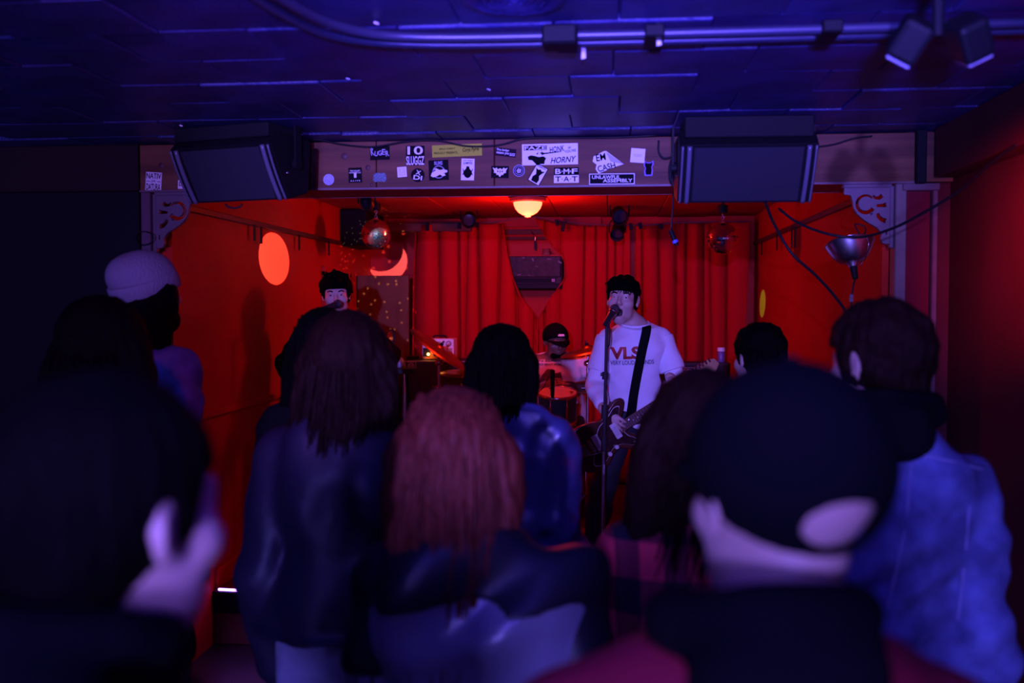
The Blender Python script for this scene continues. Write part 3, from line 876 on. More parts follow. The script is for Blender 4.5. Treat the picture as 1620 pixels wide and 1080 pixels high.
# ================================================================== rails with hooks on the stage side walls
m_railw = mat('rail_dark_paint', (0.07, 0.02, 0.03), 0.5)
def hook_rail(label, x, s, y0, y1, z, hooks):
    t = thing('hanging_rail', label, 'rail', (x, (y0 + y1) / 2, z))
    box('rail_bar', (0, 0, 0), (0.022, y1 - y0, 0.030), m_railw, t, None, 0.003)
    for (y, L) in hooks:
        box('hook_strap', (s * 0.016, y - (y0 + y1) / 2, -0.01 - L / 2), (0.006, 0.030, L), m_blackpl, t, None, 0.002)
    return t
def wall_y(px, x):
    for k in range(400):
        y = 4.4 + k * 0.01
        q = P(px, 482, y)
        if (x < 0 and q.x <= x and False): pass
        if x < 0 and P(px, 482, y).x <= x: return y
        if x > 0 and P(px, 482, y).x >= x: return y
    return 8.0
hook_rail('dark rail with hanging black straps by orange light spot', XL + 0.012, 1, 4.45, 7.3, 2.2, [(wall_y(404, XL + 0.03), 0.09), (wall_y(414, XL + 0.03), 0.10), (wall_y(474, XL + 0.03), 0.10), (wall_y(521, XL + 0.03), 0.10)])
hook_rail('dark rail with hanging black straps behind the clamp lamp', XR - 0.012, -1, 4.9, 8.2, 2.235, [(wall_y(1204, XR - 0.03), 0.11), (wall_y(1228, XR - 0.03), 0.11), (wall_y(1251, XR - 0.03), 0.13), (wall_y(1256, XR - 0.03), 0.13)])
# vertical conduit / bracket board at the upper left corner of the stage
tag(box('corner_box', (XL + 0.10, 7.63, 2.32), (0.20, 0.6, 0.27), m_black, None, None, 0.008), 'black boxed-in duct in the stage corner above the doorway', 'duct')
tag(box('wall_beam', (-1.5, 7.95, 2.36), (0.80, 0.12, 0.07), m_wood, None, None, 0.006), 'rough timber beam under the ceiling behind sparkling mirror ball', 'beam')

# ================================================================== brown panel and doorway at the left
m_panel = mat('brown_plywood', (0.20, 0.075, 0.03), 0.6, spec=0.1, vary=0.35, vscale=3, stretch=(4, 4, 0.5), bump=0.05, bscale=30)
pa, pb = P(566, 436, 7.84), P(647, 436, 7.84)
pn = thing('panel_door', 'plain brown wooden panel standing open behind the bearded vocalist', 'door', ((pa.x + pb.x) / 2, 7.84, STAGE_Z))
pn['label'] = 'plain brown wooden panel speckled with light beside red curtain'
ph_ = pa.z - STAGE_Z
box('leaf', (0, 0, ph_ / 2), (pb.x - pa.x, 0.035, ph_), m_panel, pn, None, 0.003)
box('edge_strip', (-(pb.x - pa.x) / 2 - 0.012, 0, ph_ / 2), (0.022, 0.045, ph_), m_black, pn, None, 0.002)
for z in (0.25, 0.9, 1.5): cyl('hinge', (-(pb.x - pa.x) / 2 - 0.01, -0.028, z), (-(pb.x - pa.x) / 2 - 0.01, -0.028, z + 0.08), 0.008, m_steel, pn)
dr = tag(thing('door_1', None, None, (XL, 7.2, STAGE_Z)), kind='structure')
box('door_dark_slab', (0.004, 0, 0.83), (0.012, 0.6, 1.66), m_black, dr)  # solid black slab, its colour standing in for the dark of a doorway
for y in (-0.33, 0.33): box('door_jamb', (0.015, y, 0.85), (0.03, 0.06, 1.7), m_red, dr, None, 0.004)
box('door_head', (0.015, 0, 1.7), (0.03, 0.72, 0.07), m_red, dr, None, 0.004)

# ================================================================== curtains
m_curt = mat('red_curtain', (0.50, 0.006, 0.009), 0.9, spec=0.05, bump=0.1, bscale=300)
def lerp_tab(tab, z):
    tab = sorted(tab)
    if z <= tab[0][0]: return tab[0][1]
    for (z0, v0), (z1, v1) in zip(tab, tab[1:]):
        if z <= z1: return v0 + (v1 - v0) * (z - z0) / (z1 - z0)
    return tab[-1][1]
def curtain(label, Y, left, right, zb, ztop, folds, amp, seed, sag=0.02, soft=0.0):
    """cloth gathered into uneven pleats; left / right: tables (z, x) of its edges"""
    rr = random.Random(seed)
    nx, nz = 230, 44
    x0, x1 = min(v for z, v in left), max(v for z, v in right)
    kn = [0.0]
    while kn[-1] < 1.0: kn.append(kn[-1] + rr.choice((0.5, 0.7, 1.0, 1.4, 2.0)) / folds)
    dep = [rr.uniform(0.5, 1.2) for _ in kn]
    drift = [rr.uniform(-0.035, 0.035) for _ in kn]
    wob = [rr.uniform(0, 6.28) for _ in kn]
    vs_ = []
    for k in range(nz + 1):
        fz = k / nz
        edges = [kn[i] + drift[i] * (1 - fz) + 0.006 * math.sin(5 * fz + wob[i]) for i in range(len(kn))]
        for i in range(nx + 1):
            u = i / nx
            j = 0
            while j < len(edges) - 2 and u > edges[j + 1]: j += 1
            w = max(edges[j + 1] - edges[j], 1e-3)
            t = min(max((u - edges[j]) / w, 0), 1)
            bump = math.sin(PI * t) ** 0.6
            a = amp * min(1.3, w * folds) * dep[j] * (0.6 + 0.6 * fz)
            f = a * bump + 0.12 * amp * math.sin(38 * u + wob[j]) * fz
            for q_ in (j, j + 1):
                f -= dep[q_ % len(dep)] * 0.045 * math.exp(-((u - edges[q_]) / 0.007) ** 2) * (1 if dep[q_ % len(dep)] > 0.75 else 0.3)
            ztp = ztop(u) if callable(ztop) else ztop
            z = zb + (ztp - sag * bump * dep[j] * 0.8 - zb) * fz
            x = x0 + (x1 - x0) * u
            x = min(max(x, lerp_tab(left, z)), lerp_tab(right, z))
            vs_.append((x, -f, z))
    fs = [(k * (nx + 1) + i, k * (nx + 1) + i + 1, (k + 1) * (nx + 1) + i + 1, (k + 1) * (nx + 1) + i) for k in range(nz) for i in range(nx)]
    xm = (left[0][1] + right[0][1]) / 2
    t = thing('curtain', label, 'curtain', (xm, Y, zb))
    me = from_data('cloth', [(x - xm, y, z - zb) for x, y, z in vs_], fs, True)
    c = obj('cloth', me, m_curt, t)
    sm = c.modifiers.new('thick', 'SOLIDIFY'); sm.thickness = 0.004
    return t, xm
def PX(px, Y): return P(px, 482, Y).x
def PZ(py, Y): return P(900, py, Y).z
YA, YB = 7.96, 8.08
zt = PZ(352, YA)
cl1, xm1 = curtain('red pleated curtain tied aside between brown panel and air conditioner', YA,
    [(0.3, PX(648, YA)), (1.9, PX(655, YA)), (zt, PX(660, YA))],
    [(0.3, PX(852, YA)), (PZ(503, YA), PX(851, YA)), (PZ(470, YA), PX(824, YA)), (PZ(440, YA), PX(812, YA)), (PZ(400, YA), PX(803, YA)), (zt, PX(796, YA))], STAGE_Z + 0.02, zt, 12, 0.05, 3)
zt2 = lambda u: PZ(344 + 12 * min(1, u * 2.2), YB)
cl2, xm2 = curtain('smooth red curtain with slanted edge beside the air conditioner', YB,
    [(0.3, PX(852, YB)), (PZ(503, YB), PX(852, YB)), (PZ(470, YB), PX(872, YB)), (PZ(440, YB), PX(895, YB)), (PZ(410, YB), PX(893, YB)), (PZ(380, YB), PX(866, YB)), (PZ(344, YB), PX(845, YB))],
    [(0.3, PX(999, YB)), (zt2(1), PX(996, YB))], STAGE_Z + 0.02, zt2, 6, 0.032, 8)
cl3, xm3 = curtain('dark red curtain with deep pleats behind the amplifier head', YB - 0.02,
    [(0.3, PX(1004, YB)), (zt, PX(1005, YB))], [(0.3, PX(1168, YB)), (1.8, PX(1180, YB)), (zt, PX(1186, YB))], STAGE_Z + 0.02, lambda u: PZ(356 - 4 * u, YB), 10, 0.05, 21)
# wire they hang from, with clips
def clip(parent, x, y, z, hgt=0.05, w=0.028):
    return box('clip', (x, y, z), (w, 0.014, hgt), m_blackpl, parent, (0, random.uniform(-0.2, 0.2), 0), 0.003)
cw = thing('curtain_wire', 'thin pale wire carrying the red curtains under the ceiling', 'wire', (0, 7.93, PZ(352, 7.93)))
bz = PZ(352, 7.93)
tube('wire', [P(x, yy, 7.93) - Vector((0, 7.93, bz)) for x, yy in ((655, 353), (720, 352), (780, 351), (845, 343), (900, 351), (960, 356), (1020, 356), (1080, 352), (1184, 350))], 0.0035, m_trimw, cw, 6, 4)
for px, py, hh in ((676, 358, 0.07), (727, 357, 0.05), (755, 356, 0.04), (881, 352, 0.05), (891, 358, 0.08), (998, 358, 0.05), (1013, 357, 0.05), (1046, 358, 0.04), (884, 352, 0.03)):
    q = P(px, py, 7.84) - Vector((0, 7.93, bz))
    clip(cw, q.x, q.y, q.z, hh)

# ================================================================== back wall above the curtains, air conditioner
for i, (py0, py1, m) in enumerate(((342, 358, m_redceil), (362, 370, m_wood), (374, 379, m_wood))):
    z0, z1 = PZ(py1, 8.25), PZ(py0, 8.25)
    structure('trim_%d' % (20 + i), (-0.55, 8.28 - 0.012 * i, (z0 + z1) / 2), (0.95, 0.03, z1 - z0), m, 0.003)
m_ac = mat('scuffed_brown_plastic', (0.045, 0.018, 0.022), 0.5, spec=0.15, vary=0.6, vscale=30)
ax0, ax1 = PX(783, 7.95), PX(889, 7.95)
az0, az1 = PZ(457, 7.95), PZ(402, 7.95)
acx = (ax0 + ax1) / 2
ac = thing('air_conditioner', 'scuffed dark wall air conditioner between the red curtains', 'air conditioner', (acx, 8.16, az0))
aw, ah = ax1 - ax0, az1 - az0
box('casing', (0, 0.02, ah / 2), (aw, 0.24, ah), m_ac, ac, None, 0.014, 2)
box('front_panel', (0, -0.105, ah * 0.66), (aw - 0.03, 0.02, ah * 0.62), m_ac, ac, None, 0.006)
box('air_slot', (-0.01, -0.102, ah * 0.26), (aw - 0.09, 0.012, ah * 0.13), m_black, ac, None, 0.003)
for k in range(3): box('louvre', (-0.01, -0.112, ah * (0.215 + 0.045 * k)), (aw - 0.09, 0.014, 0.005), m_blackpl, ac)
box('lower_lip', (0, -0.100, ah * 0.09), (aw - 0.02, 0.02, ah * 0.15), m_blackpl, ac, None, 0.005)
box('display', (aw * 0.36, -0.114, ah * 0.26), (0.026, 0.006, 0.022), mat('dim_label', (0.55, 0.4, 0.5), 0.5), ac, None, 0.001)
box('top_lip', (0, -0.095, ah - 0.004), (aw, 0.03, 0.012), m_redceil, ac, None, 0.002)
for px, py, w_, h_ in ((842, 410, 2, 5), (827, 407, 3, 2), (885, 414, 6, 2), (848, 421, 5, 1), (820, 434, 6, 1.5), (868, 409, 7, 1), (836, 435, 4, 1)):
    q = P(px, py, 7.98) - Vector((acx, 8.16, az0))
    box('scuff', (q.x, -0.1155, q.z), (M(w_, 8), 0.001, M(h_, 8)), m_trimw, ac, (0, random.uniform(-0.6, 0.6), 0))
tc_ = P(864, 399, 8.05)
tag(obj('tin_cup', lathe_me('tin_cup', [(0, 0), (0.034, 0), (0.036, 0.012), (0.031, 0.014), (0.031, 0.05), (0.0, 0.05)], 20, True, None, (tc_.x, 8.05, az1)), mat('dull_red_tin', (0.25, 0.06, 0.05), 0.5)), 'small round tin standing on top of the air conditioner', 'tin')
hk = P(845, 378, 8.2)
hook = thing('wall_hook', 'dangling metal hook and strap on the wall over air conditioner', 'hook', hk)
tube('hook_wire', [Vector((-0.02, 0, 0.06)), Vector((0, -0.02, 0.03)), Vector((0.012, -0.02, 0.0)), Vector((0.004, -0.02, -0.02))], 0.005, m_chrome, hook, 6, 4)
box('strap', (0.012, -0.02, -0.055), (0.02, 0.006, 0.07), m_blackpl, hook, None, 0.002)

# ================================================================== par cans and hanging things on the stage ceiling
pin_spot('black stage can above the pleated curtain beside glowing lamp', P(742, 348, 7.6), P(700, 500, 5.0), 0, (1, 1, 1), 10, scale=1.5)
pin_spot('black stage can clamped over the singer in front of curtain', P(980, 342, 7.3), P(1030, 420, 6.0), 0, (1, 1, 1), 10, scale=1.6)
pin_spot('second black stage can pointing down over the smooth curtain', P(977, 368, 7.5), P(940, 520, 6.4), 0, (1, 1, 1), 10, scale=1.4)
hm = P(1065, 372, 4.5)
hmic = thing('hanging_plug', 'black cable plug with blue sleeve dangling in front of curtain', 'plug', hm)
tube('cord', [Vector((0, 0, HZ - hm.z + 0.001)), Vector((-0.004, 0, 0.1)), Vector((-0.01, 0, 0.02))], 0.004, m_cable, hmic, 6, 4)
cyl('plug_body', (-0.012, 0, 0.022), (0.006, 0, -0.022), 0.011, m_blackpl, hmic)
cyl('sleeve', (0.006, 0, -0.022), (0.012, 0, -0.034), 0.013, mat('blue_sleeve', (0.1, 0.12, 0.7), 0.4), hmic)
cyl('pin', (0.012, 0, -0.034), (0.017, 0, -0.046), 0.010, m_blackpl, hmic)

# ================================================================== clamp lamp
kc = P(1350, 422, 4.12)
kl = thing('clamp_lamp', 'spun aluminium clamp lamp bowl hanging under the scroll bracket', 'lamp', kc)
m_alu = mat('spun_aluminium', (0.85, 0.85, 0.9), 0.26, metal=1.0)
dshaft = Vector((-0.10, 0.32, 1)).normalized()
prof = [(0.016, 0.0), (0.022, 0.012)]
for k in range(11):
    f = k / 10
    r = 0.026 + 0.068 * f ** 0.6
    z = 0.018 + 0.078 * f ** 1.25
    prof += [(r, z), (r + 0.0025, z + 0.003)]
prof += [(0.098, 0.099), (0.098, 0.102), (0.092, 0.096), (0.07, 0.055), (0.02, 0.022)]
obj('reflector', lathe_me('reflector', prof, 40, True, dshaft), m_alu, kl)
cyl('socket', dshaft * 0.004, dshaft * -0.05, 0.016, m_blackpl, kl, 16, 0.012)
tube('cord', [dshaft * -0.05, Vector((0.0, 0, -0.08)), Vector((-0.006, 0, -0.16)), Vector((-0.012, 0, -0.30)), Vector((-0.012, 0, -0.55))], 0.004, m_cable, kl)
box('cord_tag', (-0.0075, -0.006, -0.125), (0.016, 0.004, 0.030), m_trimw, kl, None, 0.001)
tube('wire_bail', [dshaft * 0.0 + Vector((0.02, -0.02, 0.0)), Vector((0.035, -0.06, 0.04)), Vector((0.04, -0.07, 0.10)), Vector((0.03, 0.0, 0.13))], 0.002, m_chrome, kl, 6, 5)
tube('hook_loop', [Vector((0.03, 0.0, 0.12)), Vector((0.012, 0.02, 0.16)), Vector((0.02, 0.05, 0.175)), Vector((0.055, 0.05, 0.165)), Vector((0.05, 0.02, 0.14)), Vector((0.03, 0, 0.12))], 0.003, m_cable, kl, 6, 5)

# ================================================================== glowing strip on the stage edge
m_led = mat('violet_tube', (0.6, 0.5, 1), 0.3, emit=(0.30, 0.10, 1.0), estr=14)
strip = thing('light_strip', 'glowing violet light tube along the stage front edge', 'light strip', (-1.62, STAGE_Y - 0.03, STAGE_Z + 0.006), (0, 0, -0.06))
box('tube', (0, 0, 0), (0.74, 0.012, 0.012), m_led, strip, None, 0.003)
box('channel', (0, 0.012, -0.002), (0.76, 0.010, 0.016), m_trimw, strip)

# ================================================================== amplifiers
m_tolex = mat('black_tolex', (0.016, 0.014, 0.018), 0.6, bump=0.3, bscale=300)
m_cloth = mat('cab_cloth', (0.014, 0.012, 0.016), 0.8, bump=0.4, bscale=500)
def cabinet(name, label, x0, x1, Y, z0, z1, depth, trim=None):
    t = thing(name, label, 'amplifier', ((x0 + x1) / 2, Y, z0))
    w, h = x1 - x0, z1 - z0
    box('shell', (0, depth / 2, h / 2), (w, depth, h), m_tolex, t, None, 0.012, 2)
    box('grille_cloth', (0, -0.002, h / 2), (w - 0.04, 0.012, h - 0.04), m_cloth, t, None, 0.003)
    if trim:
        for sx in (-1, 1):
            box('edge_trim', (sx * (w / 2 - 0.008), -0.006, h / 2), (0.014, 0.014, h - 0.01), trim, t, None, 0.002)
        box('edge_trim', (0, -0.006, h - 0.008), (w, 0.010, 0.008), trim, t, None, 0.002)
    for sx in (-1, 1):
        for z in (0.015, h - 0.015):
            box('corner', (sx * (w / 2 - 0.015), 0.012, z), (0.036, 0.036, 0.034), m_blackpl, t, None, 0.008)
    return t, w, h
YC = 7.40
cab, w, h = cabinet('bass_cabinet', 'tall black bass speaker cabinet with swirl logo plate', P(639, 570, YC).x, P(639, 570, YC).x + 0.62, YC, STAGE_Z, PZ(571, YC), 0.36, mat('pale_trim', (0.30, 0.18, 0.20), 0.5))
lp = thing('x', None, None); bpy.data.objects.remove(lp)
c = P(652, 580, YC) - Vector((cab.location.x, YC, STAGE_Z))
lg = box('logo_plate', (c.x, -0.012, c.z), (0.062, 0.006, 0.078), mat('silver_plate', (0.45, 0.36, 0.45), 0.4), cab)
obj('logo_field', poly_me('logo_field', [[(-0.028, -0.020), (0.028, -0.020), (0.028, 0.035), (-0.028, 0.035)]], 0.002), m_ink, lg, (c.x, -0.0155, c.z))
obj('logo_swirl', poly_me('logo_swirl', [stroke(arc(-0.004, 0.007, 0.021, -20, 270, 18) , 0.0022), stroke(arc(-0.004, 0.007, 0.012, 0, 360, 16)[:-1] + [(0.008, 0.0069)], 0.0020), circ(0.004, 12, -0.004, 0.007), [(0.017, -0.013), (0.026, -0.013), (0.026, -0.010), (0.020, -0.010), (0.020, 0.008), (0.016, 0.008)]], 0.002), mat('silver_plate', (0.45, 0.36, 0.45)), lg, (c.x, -0.017, c.z))
# white amp head on it
hx0_, hx1_ = P(666, 540, YC).x, P(716, 540, YC).x
hz0, hz1 = PZ(571, YC), PZ(537, YC)
hd = thing('amplifier_head', 'small white amplifier head with glowing amber lamp on bass cabinet', 'amplifier', ((hx0_ + hx1_) / 2, YC + 0.05, hz0 + 0.002))
w, h = hx1_ - hx0_, hz1 - hz0
m_wt = mat('white_tolex', (0.78, 0.72, 0.72), 0.5)
box('shell', (0, 0.09, h / 2), (w, 0.18, h), m_wt, hd, None, 0.006)
box('control_panel', (0, -0.003, h * 0.30), (w - 0.02, 0.008, h * 0.52), mat('amber_panel', (0.45, 0.16, 0.06), 0.4), hd, None, 0.001)
box('dark_plate', (-w * 0.36, -0.008, h * 0.36), (w * 0.22, 0.006, h * 0.40), m_black, hd)
obj('lettering', text_me('ORANGE', w * 0.5, h * 0.2), m_ink, hd, (-w * 0.16, -0.001, h * 0.76))
obj('emblem', poly_me('emblem', [circ(h * 0.13), circ(h * 0.10)], 0.002), m_ink, hd, (w * 0.34, -0.001, h * 0.76))
for k in range(4): cyl('knob', (w * (-0.08 + 0.14 * k), -0.006, h * 0.24), (w * (-0.08 + 0.14 * k), -0.022, h * 0.24), 0.010, m_blackpl, hd)
obj('jewel_lamp', lathe_me('jewel_lamp', [(0, 0.018), (0.006, 0.014), (0.009, 0.004), (0.009, 0)], 14, True, (0, -1, 0), (-w * 0.30, -0.010, h * 0.26)), mat('amber_glow', (1, 0.5, 0.1), 0.3, emit=(1.0, 0.42, 0.05), estr=40), hd)
jl = lamp('jewel_lamp_light', 'POINT', (-w * 0.30, -0.05, h * 0.26), None, 0.10, (1, 0.35, 0.04), shadow_soft_size=0.01); jl.parent = hd
tube('handle', [Vector((-0.05, 0.09, h)), Vector((-0.04, 0.09, h + 0.018)), Vector((0.04, 0.09, h + 0.018)), Vector((0.05, 0.09, h))], 0.006, m_blackpl, hd)
pd = thing('effect_pedal', 'small black effects box lying on the bass cabinet top', 'pedal', (P(655, 566, YC).x - 0.03, YC + 0.10, hz0 + 0.002))
box('case', (0, 0, 0.012), (0.08, 0.11, 0.024), m_blackpl, pd, None, 0.004); cyl('knob', (0.01, -0.02, 0.024), (0.01, -0.02, 0.034), 0.009, m_steel, pd)
# guitar stack at the right
YD = 7.52
sx0, sx1 = P(1045, 590, YD).x, P(1156, 590, YD).x
sz0, sz1 = PZ(612, YD), PZ(573, YD)
cabinet('guitar_cabinet', 'black guitar speaker cabinet under the lettered amplifier head', sx0 - 0.03, sx1 + 0.03, YD, STAGE_Z, sz0, 0.32)
gh = thing('guitar_amplifier', 'wide black amplifier head lettered SOVTEK', 'amplifier', ((sx0 + sx1) / 2, YD + 0.02, sz0 + 0.002))
w, h = sx1 - sx0, sz1 - sz0
box('shell', (0, 0.12, h / 2), (w, 0.24, h), m_tolex, gh, None, 0.010, 2)
box('front_cloth', (0, -0.002, h * 0.62), (w - 0.04, 0.010, h * 0.6), m_cloth, gh)
box('control_panel', (0, -0.003, h * 0.17), (w - 0.05, 0.012, h * 0.22), mat('dark_steel', (0.10, 0.06, 0.07), 0.4, metal=0.6), gh)
q = P(1099, 587, YD) - gh.location
pl_ = box('name_plate', (q.x, -0.010, q.z), (M(46, YD), 0.005, M(10.5, YD)), mat('pale_plate', (0.50, 0.32, 0.34), 0.5), gh)
box('plate_field', (q.x, -0.0135, q.z), (M(44.5, YD), 0.003, M(9, YD)), m_ink, pl_)
obj('lettering', text_me('SOVTEK', M(36, YD), M(6, YD)), mat('pale_plate', (0.5, 0.3, 0.3)), pl_, (q.x, -0.0156, q.z))
for k in range(6): cyl('knob', (-w * 0.3 + w * 0.12 * k, -0.008, h * 0.17), (-w * 0.3 + w * 0.12 * k, -0.024, h * 0.17), 0.010, m_blackpl, gh)
bc = P(1143, 570, YD)
bt = thing('pill_bottle', 'little bottle with white cap standing on the lettered amplifier', 'bottle', (bc.x, YD + 0.10, sz1 + 0.003))
obj('body', lathe_me('body', [(0, 0), (0.026, 0), (0.027, 0.004), (0.027, 0.07), (0.022, 0.08), (0, 0.08)], 20), mat('violet_plastic', (0.16, 0.10, 0.30), 0.3), bt)
obj('cap', lathe_me('cap', [(0, 0.080), (0.027, 0.080), (0.028, 0.085), (0.028, 0.106), (0.025, 0.11), (0, 0.11)], 20), m_white, bt)
# clear bottle with blue cap, and an oval rimmed disc, beside the cabinet
jx = P(630, 572, 7.2)
jg = thing('plastic_jug', 'round pale jug with blue cap beside the bass cabinet', 'jug', (jx.x, 7.2, jx.z - 0.045))
obj('body', lathe_me('body', [(0, 0), (0.022, 0.002), (0.038, 0.02), (0.043, 0.045), (0.036, 0.068), (0.018, 0.080), (0.014, 0.09), (0, 0.09)], 24), mat('milky_plastic', (0.55, 0.50, 0.62), 0.2, spec=0.7), jg)
obj('cap', lathe_me('cap', [(0, 0.088), (0.020, 0.088), (0.024, 0.098), (0.022, 0.112), (0.010, 0.120), (0, 0.120)], 8, False), mat('blue_cap', (0.05, 0.16, 0.55), 0.4), jg)
std = thing('side_stool', 'dark round stool carrying the pale jug', 'stool', (jx.x, 7.2, STAGE_Z))
zt_ = jx.z - 0.045 - STAGE_Z
cyl('seat', (0, 0, zt_ - 0.035), (0, 0, zt_ - 0.002), 0.13, m_tolex, std, 24)
for k in range(3):
    a = k * 2.1
    cyl('leg', (0.13 * math.cos(a), 0.13 * math.sin(a), 0), (0.06 * math.cos(a), 0.06 * math.sin(a), zt_ - 0.03), 0.012, m_blackpl, std, 8)
od = P(617, 536, 7.81)
ov = thing('oval_disc', 'orange oval disc with dark rim hung on brown panel', 'disc', (od.x, 7.81, od.z), (0, R(14), 0))
obj('rim', poly_me('rim', [[(0.040 * math.cos(a), 0.078 * math.sin(a)) for a in [i * PI / 16 for i in range(32)]], [(0.030 * math.cos(a) - 0.006, 0.068 * math.sin(a)) for a in [i * PI / 16 for i in range(32)]]], 0.02, 0.002), mat('slate_rim', (0.05, 0.05, 0.16), 0.4), ov)
obj('face', poly_me('face', [[(0.031 * math.cos(a) - 0.006, 0.069 * math.sin(a)) for a in [i * PI / 16 for i in range(32)]]], 0.01), mat('orange_skin', (0.45, 0.15, 0.08), 0.5), ov)

# ================================================================== drum kit
m_brass = mat('cymbal_bronze', (0.50, 0.25, 0.11), 0.35, metal=1.0)
m_green = mat('green_shell', (0.02, 0.16, 0.13), 0.3, coat=0.4)
m_skin_d = mat('drum_head', (0.55, 0.45, 0.45), 0.5)
def drum(name, label, c, r, depth, axis, m, lugs=8, cat='drum'):
    t = thing(name, label, cat, c)
    ax = Vector(axis).normalized()
    obj('shell', lathe_me('shell', [(r, -depth / 2), (r, depth / 2)], 36, True, ax), m, t)
    for s_ in (-1, 1):
        obj('drumhead', lathe_me('drumhead', [(0, s_ * (depth / 2 + 0.002)), (r, s_ * depth / 2)], 36, True, ax), m_skin_d, t)
        obj('hoop', lathe_me('hoop', [(r, s_ * (depth / 2 - 0.014)), (r + 0.007, s_ * (depth / 2 - 0.012)), (r + 0.007, s_ * (depth / 2 + 0.008)), (r - 0.002, s_ * (depth / 2 + 0.008)), (r - 0.002, s_ * depth / 2)], 36, True, ax), m_chrome, t)
    q = ax.to_track_quat('Z', 'Y').to_matrix()
    for k in range(lugs):
        a = 2 * PI * (k + 0.5) / lugs
        p = q @ Vector(((r + 0.010) * math.cos(a), (r + 0.010) * math.sin(a), 0))
        lgm = box_me('lug', (0, 0, 0), (0.020, 0.018, depth * 0.45), None, 0.004)
        o = obj('lug', lgm, m_chrome, t, p, (q @ Matrix.Rotation(a, 3, 'Z')).to_euler())
        tube('tension_rod', [p + ax * (depth * 0.5), p - ax * (depth * 0.5)], 0.003, m_chrome, t, 5, 0)
    return t
YT = 6.75
tc2 = P(881, 643, YT)
rt = 0.132
drum('rack_tom', 'green drum with chrome rim and clip-on microphone', tc2, rt, M(46, YT), (0.03, -0.22, 1), m_green)
tb = tc2.z - STAGE_Z
ts = thing('tom_stand', 'chrome stand holding up the green drum', 'drum stand', (tc2.x - 0.03, YT + 0.02, STAGE_Z))
cyl('post', (0, 0, 0.2), (0, 0, tb - 0.13), 0.012, m_chrome, ts)
for k in range(3):
    a = k * 2 * PI / 3 + 0.4
    cyl('leg', (0, 0, 0.28), (0.13 * math.cos(a), 0.13 * math.sin(a), 0.01), 0.010, m_chrome, ts, 8)
kk = thing('drum_microphone', 'slim black microphone clipped to green drum rim', 'microphone', P(874, 622, YT - 0.16))
cyl('body', (0, 0, -0.02), (0.0, 0.0, 0.13), 0.013, m_blackpl, kk, 14, 0.016)
obj('tip', lathe_me('tip', [(0.016, 0.13), (0.017, 0.15), (0.010, 0.158), (0, 0.16)], 14), m_blackpl, kk)
tube('lead', [Vector((0, 0, 0.12)), Vector((-0.03, 0.0, 0.10)), Vector((-0.06, 0, 0.04)), Vector((-0.10, 0.01, 0.0))], 0.003, m_cable, kk)
box('clip', (0, 0.014, -0.02), (0.02, 0.03, 0.03), m_blackpl, kk, None, 0.003)
sn = P(926, 704, YT - 0.1)
drum('snare_drum', 'shallow drum with bright rim below the green drum', (sn.x, YT + 0.06, sn.z - 0.05), 0.165, 0.12, (0, -0.03, 1), mat('dark_shell', (0.03, 0.02, 0.03), 0.3))
ss = thing('snare_stand', 'folding metal stand under the shallow drum', 'drum stand', (sn.x, YT + 0.06, STAGE_Z))
cyl('post', (0, 0, 0.1), (0, 0, sn.z - STAGE_Z - 0.125), 0.012, m_chrome, ss)
for k in range(3):
    a = k * 2 * PI / 3 + 1.2
    cyl('leg', (0, 0, 0.16), (0.15 * math.cos(a), 0.15 * math.sin(a), 0.01), 0.008, m_chrome, ss, 8)
kd = drum('bass_drum', 'large dark bass drum on the stage behind blue satin jacket', (P(790, 760, 6.6).x, 6.62, STAGE_Z + 0.285), 0.28, 0.36, (0.1, -1, 0.02), mat('dark_shell', (0.03, 0.02, 0.03)), 10)
for sx in (-1, 1): cyl('spur', (sx * 0.26, -0.1, -0.05), (sx * 0.36, -0.22, -0.28), 0.009, m_chrome, kd, 8)
def cymbal_me(r):
    return lathe_me('bow', [(0.006, 0.030), (0.018, 0.029), (0.034, 0.018), (0.04, 0.012), (r * 0.6, 0.004), (r, -0.008), (r, -0.0095), (r * 0.6, 0.002), (0.04, 0.010), (0.006, 0.028)], 48)
def cymbal(label, c, r, nrm, stand=True, lab2=None):
    t = thing('cymbal', label, 'cymbal', c)
    me = cymbal_me(r)
    me.transform(Vector(nrm).normalized().to_track_quat('Z', 'Y').to_matrix().to_4x4())
    obj('bow', me, m_brass, t)
    n_ = Vector(nrm).normalized()
    cyl('felt', n_ * 0.030, n_ * 0.045, 0.013, m_blackpl, t)
    cyl('wing_nut', n_ * 0.045, n_ * 0.065, 0.008, m_chrome, t)
    if stand:
        st = thing('cymbal_stand', lab2, 'cymbal stand', (c[0], c[1], STAGE_Z))
        hh = c[2] - STAGE_Z
        e = Vector((0, 0, hh - 0.10))
        cyl('upper_rod', Vector((0, 0, hh)) + n_ * 0.0 + Vector((0, 0, -0.005)), e, 0.006, m_chrome, st)
        obj('tilter', lathe_me('tilter', [(0, -0.03), (0.016, -0.024), (0.024, 0), (0.016, 0.024), (0, 0.03)], 14, True, (1, 0.2, 0), e), m_chrome, st)
        cyl('tube', e, (0, 0, 0.3), 0.010, m_chrome, st)
        cyl('collar', (0, 0, hh * 0.75), (0, 0, hh * 0.75 + 0.03), 0.018, m_chrome, st)
        cyl('wing_bolt', (0.012, 0, hh * 0.75 + 0.015), (-0.045, 0, hh * 0.75 + 0.015), 0.007, m_chrome, st)
        for k in range(3):
            a = k * 2 * PI / 3 + 0.2
            cyl('leg', (0, 0, 0.36), (0.15 * math.cos(a), 0.15 * math.sin(a), 0.01), 0.009, m_chrome, st, 8)
        return t, st
    return t, None
cymbal('large tilted crash cymbal in front of white amplifier head', P(694, 551, 6.92), 0.24, (0.60, -0.03, 0.80), True, 'chrome cymbal stand in front of the bass cabinet')
